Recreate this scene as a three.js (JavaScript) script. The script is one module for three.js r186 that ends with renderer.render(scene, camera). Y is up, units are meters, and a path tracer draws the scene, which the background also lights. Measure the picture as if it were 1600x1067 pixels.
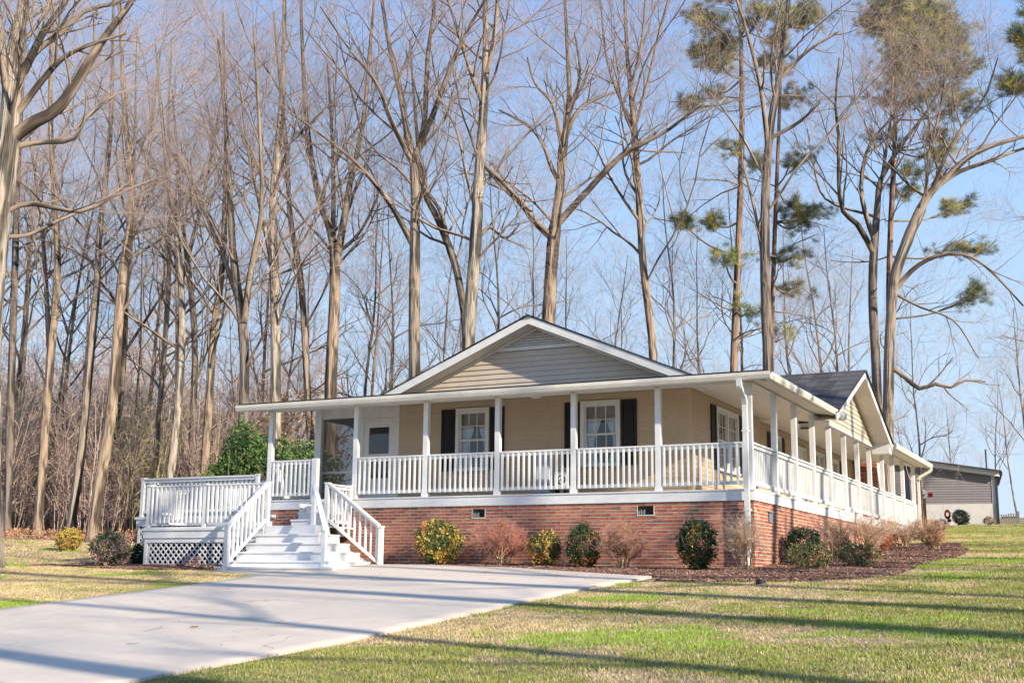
import * as THREE from 'three';
import { mergeGeometries } from 'three/addons/utils/BufferGeometryUtils.js';

// ---------------------------------------------------------------- camera, sky, sun, exposure
const W = 1024, H = 682;
const scene = new THREE.Scene();
const FOC = 1982.25;                                   // focal length in photo pixels (1600 x 1067)
const camera = new THREE.PerspectiveCamera(2 * Math.atan(533.5 / FOC) * 180 / Math.PI, W / H, 0.1, 1500);
camera.rotation.order = 'YXZ';
camera.rotation.set(0.188788, 0.460939, 0.00977);
camera.position.set(6.6223, -0.3001, 23.7225);
camera.updateMatrixWorld(true);

const SUN_AZ = 20 * Math.PI / 180, SUN_EL = 25.2 * Math.PI / 180;   // azimuth measured from +X towards +Z
const sunDir = new THREE.Vector3(Math.cos(SUN_EL) * Math.cos(SUN_AZ), Math.sin(SUN_EL), Math.cos(SUN_EL) * Math.sin(SUN_AZ));

{ // clear winter sky: pale near the horizon, deeper blue overhead
  const w = 256, h = 128, d = new Float32Array(w * h * 4);
  const stops = [[-90, 0.24, 0.22, 0.19], [-3, 0.3, 0.29, 0.28], [0, 0.415, 0.488, 0.579], [9, 0.341, 0.46, 0.595], [16, 0.268, 0.402, 0.59], [26, 0.188, 0.307, 0.553], [50, 0.112, 0.223, 0.469], [90, 0.072, 0.162, 0.389]];
  for (let j = 0; j < h; j++) {
    const e = ((j + .5) / h - .5) * 180;
    let k = 0; while (k < stops.length - 2 && e > stops[k + 1][0]) k++;
    const a = stops[k], b = stops[k + 1], t = Math.min(1, Math.max(0, (e - a[0]) / (b[0] - a[0])));
    for (let i = 0; i < w; i++) {
      const o = (j * w + i) * 4;
      for (let c = 0; c < 3; c++) d[o + c] = a[c + 1] + (b[c + 1] - a[c + 1]) * t;
      d[o + 3] = 1;
    }
  }
  const tx = new THREE.DataTexture(d, w, h, THREE.RGBAFormat, THREE.FloatType);
  tx.mapping = THREE.EquirectangularReflectionMapping; tx.magFilter = THREE.LinearFilter; tx.minFilter = THREE.LinearFilter; tx.needsUpdate = true;
  scene.background = tx; scene.environment = tx;
}
const sun = new THREE.DirectionalLight(new THREE.Color(1.0, 0.885, 0.715), 5.0);
sun.position.copy(sunDir).multiplyScalar(80); sun.target.position.set(-4, 0, 0);
sun.castShadow = true; sun.shadow.mapSize.set(4096, 4096); sun.shadow.radius = 1.2;
Object.assign(sun.shadow.camera, { left: -60, right: 60, top: 45, bottom: -30, near: 1, far: 220 });
scene.add(sun, sun.target);

const renderer = new THREE.WebGLRenderer({ antialias: true });
renderer.setSize(W, H);
renderer.toneMapping = THREE.LinearToneMapping;
renderer.toneMappingExposure = 1.76;
renderer.shadowMap.enabled = true;

// ---------------------------------------------------------------- helpers
function RNG(s) { s >>>= 0; return () => { s = (s + 0x6D2B79F5) | 0; let t = Math.imul(s ^ (s >>> 15), 1 | s); t = (t + Math.imul(t ^ (t >>> 7), 61 | t)) ^ t; return ((t ^ (t >>> 14)) >>> 0) / 4294967296; }; }
const V = (x, y, z) => new THREE.Vector3(x, y, z);
const lerp = (a, b, t) => a + (b - a) * t;
const clamp = (x, a, b) => Math.min(b, Math.max(a, x));
const smooth = (a, b, t) => { t = clamp((t - a) / (b - a), 0, 1); return t * t * (3 - 2 * t); };
function hash2(x, y, s) { let h = Math.imul(x | 0, 374761393) + Math.imul(y | 0, 668265263) + Math.imul(s | 0, 1442695041); h = Math.imul(h ^ (h >>> 13), 1274126177); return ((h ^ (h >>> 16)) >>> 0) / 4294967296; }
function vnoise(x, y, s = 1, per = 0) {
  const xi = Math.floor(x), yi = Math.floor(y), fx = x - xi, fy = y - yi;
  const w = n => per ? ((n % per) + per) % per : n;
  const u = fx * fx * (3 - 2 * fx), v = fy * fy * (3 - 2 * fy);
  return lerp(lerp(hash2(w(xi), w(yi), s), hash2(w(xi + 1), w(yi), s), u), lerp(hash2(w(xi), w(yi + 1), s), hash2(w(xi + 1), w(yi + 1), s), u), v);
}
const fbm = (x, y, s = 1) => .5 * vnoise(x, y, s) + .27 * vnoise(x * 2.1, y * 2.1, s + 7) + .15 * vnoise(x * 4.3, y * 4.3, s + 13) + .08 * vnoise(x * 9.1, y * 9.1, s + 19);
const _right = V(1, 0, 0).applyEuler(camera.rotation), _up = V(0, 1, 0).applyEuler(camera.rotation), _fwd = V(0, 0, -1).applyEuler(camera.rotation);
function at(u, v, d) { return camera.position.clone().addScaledVector(_fwd, d).addScaledVector(_right, (u - 800) / FOC * d).addScaledVector(_up, (533.5 - v) / FOC * d); }
function ground(x, z) {
  let y = 0;
  if (z > 0) { y = -.03 * z - .058 * (((z - 1.5) + Math.sqrt((z - 1.5) * (z - 1.5) + .6)) / 2) + .058 * .11; }
  const k = .05 + .016 * smooth(-12, -1, x);
  if (z < 0) { const d = Math.min(-z, 60); y += k * d; }
  y += .07 * smooth(-1, -7, x) * smooth(5, 1, z) * smooth(-20, -12, x);
  y += .055 * Math.min(40, Math.max(0, -x - 16)) * smooth(8, -8, z);
  return y;
}
const usedNames = {};
function numbered(n) { const k = usedNames[n] = (usedNames[n] ?? -1) + 1; return k ? `${n}_${String(k).padStart(3, '0')}` : n; }
function tag(o, label, category, group, kind) { if (label) o.userData.label = label; if (category) o.userData.category = category; if (group) o.userData.group = group; if (kind) o.userData.kind = kind; return o; }
function thing(name, label, category, pos = [0, 0, 0], turn = 0, group) { const o = new THREE.Group(); o.name = numbered(name); o.position.set(...pos); o.rotation.y = turn; tag(o, label, category, group); scene.add(o); return o; }
function mesh(name, geo, mat, parent) { const m = new THREE.Mesh(geo, mat); m.name = name; m.castShadow = m.receiveShadow = true; parent.add(m); return m; }
function grp(name, parent) { const g = new THREE.Group(); g.name = name; parent.add(g); return g; }
function inst(name, geo, mat, list, parent, stuff = true) { // list of {m, c}
  const im = new THREE.InstancedMesh(geo, mat, list.length); im.name = name; im.castShadow = im.receiveShadow = true;
  list.forEach((e, i) => { im.setMatrixAt(i, e.m); if (e.c) im.setColorAt(i, e.c); });
  im.instanceMatrix.needsUpdate = true; if (im.instanceColor) im.instanceColor.needsUpdate = true;
  if (stuff) im.userData.kind = 'stuff';
  parent.add(im); return im;
}
class GB { // geometry builder: flat-shaded solids merged into one geometry
  constructor() { this.p = []; this.n = []; this.u = []; }
  tri(a, b, c, ua, ub, uc) {
    const n = V(0, 0, 0).subVectors(b, a).cross(V(0, 0, 0).subVectors(c, a)).normalize();
    for (const q of [a, b, c]) { this.p.push(q.x, q.y, q.z); this.n.push(n.x, n.y, n.z); }
    const uv = q => Math.abs(n.y) > .7 ? [q.x, q.z] : Math.abs(n.x) > .7 ? [q.z, q.y] : [q.x, q.y];
    for (const [q, w] of [[a, ua], [b, ub], [c, uc]]) this.u.push(...(w || uv(q)));
    return this;
  }
  quad(a, b, c, d) { return this.tri(a, b, c).tri(a, c, d); }
  box(x0, x1, y0, y1, z0, z1) {
    const P = (i, j, k) => V(i ? x1 : x0, j ? y1 : y0, k ? z1 : z0);
    this.quad(P(0, 0, 1), P(1, 0, 1), P(1, 1, 1), P(0, 1, 1)); this.quad(P(1, 0, 0), P(0, 0, 0), P(0, 1, 0), P(1, 1, 0));
    this.quad(P(1, 0, 1), P(1, 0, 0), P(1, 1, 0), P(1, 1, 1)); this.quad(P(0, 0, 0), P(0, 0, 1), P(0, 1, 1), P(0, 1, 0));
    this.quad(P(0, 1, 1), P(1, 1, 1), P(1, 1, 0), P(0, 1, 0)); this.quad(P(0, 0, 0), P(1, 0, 0), P(1, 0, 1), P(0, 0, 1));
    return this;
  }
  prism(pts, dir) { // polygon (array of Vector3, planar) swept along dir
    const n = pts.length, q = pts.map(a => a.clone().add(dir));
    const nn = V(0, 0, 0); for (let i = 0; i < n; i++) nn.add(pts[i].clone().cross(pts[(i + 1) % n]));
    const flip = nn.dot(dir) > 0;
    const ax = Math.abs(nn.x), ay = Math.abs(nn.y), az = Math.abs(nn.z);
    const to2 = ax > ay && ax > az ? a => new THREE.Vector2(a.y, a.z) : ay > az ? a => new THREE.Vector2(a.z, a.x) : a => new THREE.Vector2(a.x, a.y);
    const tris = THREE.ShapeUtils.triangulateShape(pts.map(to2), []);
    const cn = nn.clone().normalize();
    for (const [a, b, c] of tris) {
      const fn = pts[b].clone().sub(pts[a]).cross(pts[c].clone().sub(pts[a])).dot(cn) > 0 ? 1 : 0;
      const o = fn ? [a, b, c] : [a, c, b];
      const [i, j, k] = o;
      if (flip) { this.tri(pts[i], pts[k], pts[j]); this.tri(q[i], q[j], q[k]); } else { this.tri(pts[i], pts[j], pts[k]); this.tri(q[i], q[k], q[j]); }
    }
    for (let i = 0; i < n; i++) { const j = (i + 1) % n; if (flip) this.quad(pts[i], pts[j], q[j], q[i]); else this.quad(pts[j], pts[i], q[i], q[j]); }
    return this;
  }
  bar(a, b, w, h, up = V(0, 1, 0)) { // square bar from a to b, w across, h along "up"
    const d = b.clone().sub(a), s = d.clone().cross(up).normalize().multiplyScalar(w / 2), t = s.clone().cross(d).normalize().multiplyScalar(h / 2);
    return this.prism([a.clone().sub(s).sub(t), a.clone().add(s).sub(t), a.clone().add(s).add(t), a.clone().sub(s).add(t)], d);
  }
  plumb(a, b, w, h) { // sloping bar with plumb-cut ends, w across, h vertical
    const d = b.clone().sub(a), s = V(d.z, 0, -d.x).normalize().multiplyScalar(w / 2), t = V(0, h / 2, 0);
    return this.prism([a.clone().sub(s).sub(t), a.clone().add(s).sub(t), a.clone().add(s).add(t), a.clone().sub(s).add(t)], d);
  }
  geo() {
    const g = new THREE.BufferGeometry();
    g.setAttribute('position', new THREE.Float32BufferAttribute(this.p, 3)); g.setAttribute('normal', new THREE.Float32BufferAttribute(this.n, 3)); g.setAttribute('uv', new THREE.Float32BufferAttribute(this.u, 2));
    return g;
  }
}
class TB { // tube builder: smooth tapered limbs merged into one indexed geometry
  constructor() { this.p = []; this.n = []; this.u = []; this.i = []; }
  tube(pts, rad, sides, rough = 0) {
    const b0 = this.p.length / 3, n = pts.length; let ref = null, L = 0;
    for (let k = 0; k < n; k++) {
      const t = (k === 0 ? pts[1].clone().sub(pts[0]) : k === n - 1 ? pts[k].clone().sub(pts[k - 1]) : pts[k + 1].clone().sub(pts[k - 1])).normalize();
      if (!ref) ref = Math.abs(t.y) < .9 ? V(0, 1, 0) : V(1, 0, 0);
      const s = ref.clone().cross(t).normalize(), q = t.clone().cross(s).normalize(); ref = q.clone();
      if (k) L += pts[k].distanceTo(pts[k - 1]);
      for (let j = 0; j <= sides; j++) {
        const a = j / sides * 2 * Math.PI, c = Math.cos(a), e = Math.sin(a);
        const nx = s.x * c + q.x * e, ny = s.y * c + q.y * e, nz = s.z * c + q.z * e;
        const rk = rad[k] * (1 + rough * (vnoise((j % sides) * 1.7, k * .9, 5 + n) - .5)); this.p.push(pts[k].x + nx * rk, pts[k].y + ny * rk, pts[k].z + nz * rk); this.n.push(nx, ny, nz); this.u.push(j / sides * Math.max(.15, 6.28 * rad[0]), L);
      }
    }
    const m = sides + 1;
    for (let k = 0; k < n - 1; k++) for (let j = 0; j < sides; j++) { const a = b0 + k * m + j; this.i.push(a, a + 1, a + m, a + 1, a + m + 1, a + m); }
    return this;
  }
  geo() {
    const g = new THREE.BufferGeometry();
    g.setAttribute('position', new THREE.Float32BufferAttribute(this.p, 3)); g.setAttribute('normal', new THREE.Float32BufferAttribute(this.n, 3)); g.setAttribute('uv', new THREE.Float32BufferAttribute(this.u, 2)); g.setIndex(this.i);
    return g;
  }
}
// ---------------------------------------------------------------- textures and materials
function noiseTex(n, fn, srgb, rep = [1, 1]) {
  const d = new Uint8Array(n * n * 4);
  for (let j = 0; j < n; j++) for (let i = 0; i < n; i++) { const c = fn(i / n, j / n), o = (j * n + i) * 4; for (let k = 0; k < 3; k++) d[o + k] = clamp(Math.round((Array.isArray(c) ? c[k] : c) * 255), 0, 255); d[o + 3] = 255; }
  const t = new THREE.DataTexture(d, n, n); t.wrapS = t.wrapT = THREE.RepeatWrapping; t.magFilter = THREE.LinearFilter; t.minFilter = THREE.LinearMipmapLinearFilter; t.generateMipmaps = true; t.repeat.set(...rep);
  if (srgb) t.colorSpace = THREE.SRGBColorSpace; t.needsUpdate = true; return t;
}
const pn = (u, v, f, s, fy) => vnoise(u * f, v * (fy || f), s, f); // tiling only when f is equal in both
const tile = (u, v, f, s) => .5 * vnoise(u * f, v * f, s, f) + .3 * vnoise(u * f * 2, v * f * 2, s + 3, f * 2) + .2 * vnoise(u * f * 4, v * f * 4, s + 5, f * 4);
const tFine = noiseTex(256, (u, v) => .5 + .5 * tile(u, v, 32, 3), false, [2, 2]);
const tPaint = noiseTex(256, (u, v) => { const a = tile(u, v, 8, 11), b = vnoise(u * 6, v * 128, 9, 128); return .9 + .1 * clamp(.6 * a + .5 * b, 0, 1); }, true);
const tPaintB = noiseTex(256, (u, v) => .6 * vnoise(u * 8, v * 128, 21, 128) + .4 * tile(u, v, 16, 5), false);
const tConc = noiseTex(1024, (u, v) => { const cr = Math.abs(tile(u, v, 5, 143) - .5), ck = (1 - smooth(.0015, .005, cr)) * smooth(.5, .6, tile(u, v, 3, 147)); const a = tile(u, v, 4, 31), b = tile(u, v, 48, 37), st = smooth(.66, .78, tile(u, v, 6, 41)); const c = .88 + .06 * a + .06 * b - .04 * st - .16 * ck; return [c, c * .985, c * .965]; }, true, [.115, .115]);
const tConcB = noiseTex(256, (u, v) => tile(u, v, 64, 43), false, [1, 1]);
const tBark = noiseTex(256, (u, v) => { const r = vnoise(u * 24, v * 6, 51, 24), q = vnoise(u * 48, v * 20, 53, 48), b = tile(u, v, 4, 57); const c = .26 + .28 * r + .18 * q + .50 * smooth(.36, .60, b); return [c, c * .97, c * .93]; }, true, [.55, .22]);
const tBarkB = noiseTex(256, (u, v) => .6 * vnoise(u * 24, v * 6, 51, 24) + .4 * vnoise(u * 48, v * 20, 53, 48), false, [.55, .22]);
const tSoil = noiseTex(512, (u, v) => { const c = .62 + .4 * tile(u, v, 16, 61) - .12 + .2 * tile(u, v, 64, 67) ; return c; }, true, [.5, .5]);
const tShing = noiseTex(256, (u, v) => { const k = hash2(Math.floor(u * 16), Math.floor(v * 4), 71); return .62 + .28 * k + .15 * tile(u, v, 64, 73); }, true, [.25, .25]);
const tBrick = noiseTex(128, (u, v) => .74 + .3 * tile(u, v, 8, 81) * 1.0 - .12 * smooth(.62, .75, tile(u, v, 16, 87)), true);

const lin = (r, g, b) => new THREE.Color().setRGB(r, g, b);
const M = (r, g, b, o = {}) => new THREE.MeshStandardMaterial({ color: lin(r, g, b), roughness: .85, ...o });
const mWhite = M(.80, .80, .79, { roughness: .5, map: tPaint, bumpMap: tPaintB, bumpScale: .0012 });
const mVinylW = M(.78, .765, .73, { roughness: .42, map: tPaint });
const mDeckW = M(.78, .78, .78, { roughness: .6, map: tPaint, bumpMap: tPaintB, bumpScale: .002 });
const mGutter = M(.80, .75, .65, { roughness: .35, map: tPaint });
const mSoffit = M(.82, .75, .64, { roughness: .55, map: tPaint });
const sidingMats = [0, 1, 2].map(i => M(.58 * (1 + .02 * (i - 1)), .445 * (1 + .02 * (i - 1)), .305 * (1 + .025 * (i - 1)), { roughness: .6, map: tPaint, bumpMap: tPaintB, bumpScale: .0008 }));
const gableMats = [0, 1].map(i => M(.58 + .02 * i, .49 + .018 * i, .40 + .015 * i, { roughness: .6, map: tPaint, bumpMap: tPaintB, bumpScale: .0008 }));
const mSheath = M(.40, .33, .25);
const mTan = M(.58, .44, .29, { roughness: .6, map: tPaint });
const mBlack = M(.008, .008, .009, { roughness: .7 });
const mInterior = M(.22, .20, .18);
const mMortar = M(.76, .69, .60, { roughness: .95, map: tBrick, bumpMap: tFine, bumpScale: .002 });
const brickCols = [[.50, .175, .098], [.43, .140, .085], [.56, .215, .122], [.36, .115, .075], [.52, .195, .112], [.22, .145, .105], [.60, .285, .175]];
const brickMats = brickCols.map(c => M(...c, { roughness: .9, map: tBrick, bumpMap: tBrick, bumpScale: .003 }));
const mShingles = [0, 1, 2].map(i => M(.085 + .018 * i, .083 + .017 * i, .092 + .018 * i, { roughness: .95, map: tShing, bumpMap: tFine, bumpScale: .003 }));
const mConcrete = M(.72, .64, .56, { roughness: .9, map: tConc, bumpMap: tConcB, bumpScale: .002 });
const mGlass = new THREE.MeshPhysicalMaterial({ color: 0xffffff, roughness: .01, transmission: 1, thickness: 0, ior: 1.7 });
const mScreen = new THREE.MeshPhysicalMaterial({ color: lin(.10, .10, .11), roughness: .8, transparent: true, opacity: .55, side: THREE.DoubleSide });
const mCurtain = new THREE.MeshPhysicalMaterial({ color: lin(.62, .72, .82), roughness: .95, side: THREE.DoubleSide });
const mBlind = M(.30, .29, .28);
const mMetal = M(.55, .53, .50, { metalness: .8, roughness: .35 });
const mJoist = M(.17, .125, .09, { map: tBark });
const mWoodPost = M(.50, .28, .12, { map: tBark });
const mMulch = M(.155, .088, .066, { roughness: 1, map: tSoil, bumpMap: tSoil, bumpScale: .03 });
const bk = (r, g, b) => M(r, g, b, { roughness: .95, map: tBark, bumpMap: tBarkB, bumpScale: .05 });
const barkMats = { tan: bk(.34, .27, .215), grey: bk(.30, .255, .22), dark: bk(.20, .17, .155), pale: bk(.40, .36, .32), pine: bk(.30, .21, .165) };
const limbMat = M(.30, .245, .205, { roughness: .95, map: tBark });
const twigMat = M(.42, .325, .29, { roughness: .95 });
const leafMat = new THREE.MeshPhysicalMaterial({ color: 0xffffff, roughness: .6, side: THREE.DoubleSide, transmission: .25, thickness: 0 });
const leafSolid = new THREE.MeshStandardMaterial({ color: 0xffffff, roughness: .65, side: THREE.DoubleSide });
const needleMat = new THREE.MeshStandardMaterial({ color: 0xffffff, roughness: .7, side: THREE.DoubleSide });

// ---------------------------------------------------------------- ground, bed, driveway
function driveL(z) { return -8.75 - .25 * smooth(4.2, 3.2, z) ; }
function driveR(z) { return z < 3.05 ? lerp(-4.4, -.95, clamp((z - 1.5) / 1.55, 0, 1)) : lerp(-.95, -1.2, smooth(3.05, 6, z)) - .12 * Math.max(0, z - 12) - .05 * smooth(7, 12, z); }
function driveStart(x) { return x < -4.4 ? lerp(.72, 1.5, clamp((x + 8.4) / 4, 0, 1)) : lerp(1.5, 3.05, clamp((x + 4.4) / 3.45, 0, 1)); }
function onDrive(x, z) { if (z < 3.4 && x < -8.35 && x > -10.6) return z > 2.62 && z < 2.62 + 1.1 * (x + 10.6) / 2.2; return x > driveL(z) && x < driveR(Math.max(z, 3.05)) && z > driveStart(x) && z < 40; }
function bedR(z) { return z > 2.2 ? 2.9 - 5 * (1 - Math.sqrt(Math.max(0, 1 - ((z - 2.2) / 1.75) ** 2))) * .55 : 2.85 + .12 * Math.sin(z * .8) - .9 * smooth(-9, -13.5, z); }
function onBed(x, z) {
  if (x > -8.3 && x <= .2 && z > -.05 && z < Math.min(driveStart(x), 3.2) + .0) return true;
  if (x > -1.2 && x < bedR(z) && z > -14 && z < 3.95 && (z < 3.0 || x > -.6)) return true;
  if (x > -17.5 && x < -10.2 && z > -2 && z < 2.25 + .35 * Math.sin(x * .9) - .8 * smooth(-14.5, -17, x)) return true;
  return false;
}
{ // one ground sheet, fine near the house and coarse out to the horizon
  const xs = [], zs = [];
  for (let a = -30; a <= 12.01; a += .3) xs.push(a); for (let a = 13; a < 60; a += 3) xs.push(a); for (let a = 60; a <= 500; a += 40) xs.push(a);
  for (let a = -33; a > -60; a -= 3) xs.unshift(a); for (let a = -60; a >= -500; a -= 40) xs.unshift(a);
  for (let a = -24; a <= 24.01; a += .3) zs.push(a); for (let a = 26; a < 60; a += 3) zs.push(a); for (let a = 60; a <= 300; a += 40) zs.push(a);
  for (let a = -27; a > -75; a -= 3) zs.unshift(a); for (let a = -75; a >= -600; a -= 45) zs.unshift(a);
  const p = [], u = [], c = [], idx = [], nx = xs.length;
  zs.forEach(z => xs.forEach(x => {
    p.push(x, ground(x, z) + .02 * (fbm(x * .7, z * .7, 5) - .5), z); u.push(x, z);
    const wood = smooth(-2, 2, (-x - 17.5) * .55 - z - 12.5 + 3 * (fbm(x * .15, z * .15, 3) - .5)) * smooth(-4, -9, x);
    const g = smooth(.46, .58, fbm(x * .28, z * .5, 77) - .05 + .15 * smooth(-1, 6, x) - .20 * smooth(-7, -12, x));
    const tan = [.46, .36, .21], grn = [.24, .25, .085], lit = [.40, .26, .16];
    for (let k = 0; k < 3; k++) c.push(lerp(lerp(tan[k], grn[k], g * .8), lit[k], wood));
  }));
  for (let j = 0; j < zs.length - 1; j++) for (let i = 0; i < nx - 1; i++) { const a = j * nx + i; idx.push(a, a + nx, a + 1, a + 1, a + nx, a + nx + 1); }
  const g = new THREE.BufferGeometry(); g.setAttribute('position', new THREE.Float32BufferAttribute(p, 3)); g.setAttribute('uv', new THREE.Float32BufferAttribute(u, 2)); g.setAttribute('color', new THREE.Float32BufferAttribute(c, 3)); g.setIndex(idx); g.computeVertexNormals();
  const m = mesh('lawn_ground', g, new THREE.MeshStandardMaterial({ vertexColors: true, roughness: 1, map: tSoil, bumpMap: tSoil, bumpScale: .02 }), scene); tag(m, 'dormant lawn and leaf strewn woodland floor rising towards the house', 'ground', null, 'structure');
}
function drape(rows, lift, rough = 0) { // rows: array of arrays of [x,z]; draped on the ground with a skirt
  const p = [], u = [], idx = [], n = rows[0].length;
  rows.forEach(r => r.forEach(([x, z]) => { p.push(x, ground(x, z) + lift + rough * (fbm(x * 3, z * 3, 9) - .5), z); u.push(x, z); }));
  for (let j = 0; j < rows.length - 1; j++) for (let i = 0; i < n - 1; i++) { const a = j * n + i; idx.push(a, a + n, a + 1, a + 1, a + n, a + n + 1); }
  const edge = []; for (let i = 0; i < n; i++) edge.push(i); for (let j = 1; j < rows.length; j++) edge.push(j * n + n - 1); for (let i = n - 2; i >= 0; i--) edge.push((rows.length - 1) * n + i); for (let j = rows.length - 2; j > 0; j--) edge.push(j * n);
  const b0 = p.length / 3; edge.forEach(e => { p.push(p[e * 3], p[e * 3 + 1] - lift - .08, p[e * 3 + 2]); u.push(p[e * 3], p[e * 3 + 2] + .1); });
  for (let k = 0; k < edge.length; k++) { const a = edge[k], b = edge[(k + 1) % edge.length], c = b0 + k, d = b0 + (k + 1) % edge.length; idx.push(a, b, c, b, d, c); }
  const g = new THREE.BufferGeometry(); g.setAttribute('position', new THREE.Float32BufferAttribute(p, 3)); g.setAttribute('uv', new THREE.Float32BufferAttribute(u, 2)); g.setIndex(idx); g.computeVertexNormals(); return g;
}
{ // concrete driveway, ending in a slanting edge along the planting bed
  const rows = [];
  for (let k = 0; k <= 70; k++) {
    const t = k / 70, row = [];
    for (let i = 0; i <= 24; i++) {
      const s = i / 24, zE = 38, x0 = lerp(-8.4, -.95, s), z0 = driveStart(x0);
      const z = lerp(z0, zE, t * t), xl = z < 3.4 ? lerp(-8.4, driveL(3.4), smooth(z0, 3.4, z)) : driveL(z), xr = driveR(Math.max(3.05, z));
      row.push([lerp(xl, xr, s), z]);
    }
    rows.push(row);
  }
  const m = mesh('driveway', drape(rows, .035), mConcrete, scene); tag(m, 'pale concrete driveway running up to the porch steps', 'driveway', null, 'structure');
  const r2 = []; for (let k = 0; k <= 8; k++) { const x = lerp(-10.6, -8.42, k / 8), a = 2.66, b = 2.72 + 1.0 * (k / 8); r2.push([0, 1, 2, 3, 4].map(i => [x, lerp(b, a, i / 4)])); }
  const m2 = mesh('apron_path', drape(r2, .031), mConcrete, scene); tag(m2, 'thin concrete apron at the foot of the white steps', 'path', null, 'structure');
}
{ // mulch beds
  const r1 = []; for (let k = 0; k <= 40; k++) { const x = lerp(-8.4, -.8, k / 40), z1 = driveStart(x); r1.push([0, 1, 2, 3, 4, 5, 6].map(i => [x, lerp(z1 + .02, -.02, i / 6)])); }
  const r2 = []; for (let k = 0; k <= 90; k++) { const z = lerp(-14, 3.93, k / 90), x0 = z > -.02 ? (z > 3.0 ? lerp(-.8, -.55, (z - 3) / .93) : -.8) : -.02; r2.push(Array.from({ length: 12 }, (_, i) => [lerp(x0, Math.max(x0 + .05, bedR(z)), i / 11), z])); }
  const r3 = []; for (let k = 0; k <= 40; k++) { const x = lerp(-17.4, -10.3, k / 40), z1 = 2.25 + .35 * Math.sin(x * .9) - .8 * smooth(-14.5, -17, x); r3.push([0, 1, 2, 3, 4, 5, 6].map(i => [x, lerp(Math.min(z1, x > -10.75 ? 2.5 : 9), -2, i / 6)])); }
  const root = new THREE.Group(); root.name = 'mulch_bed'; scene.add(root); tag(root, 'brown bark mulch beds along the brick foundation and deck', 'mulch bed', null, 'structure');
  for (const r of [r1, r2, r3]) mesh('bed', drape(r, .028, .05), mMulch, root);
}

// ---------------------------------------------------------------- the house
const FL = 1.52, BT = 1.30, EY = 3.68, EO = .41, SL = .13;
const house = thing('ranch_house', 'single storey tan siding house with white wraparound porch on a brick foundation', 'house');
const XL = -11.45, ZB = -19.45, WZ = -2.0, WX = -1.88, WX2 = -2.1, WLX = -9.12, STEP = -7.45, HB = -20.6;
const R = RNG(42);

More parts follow.
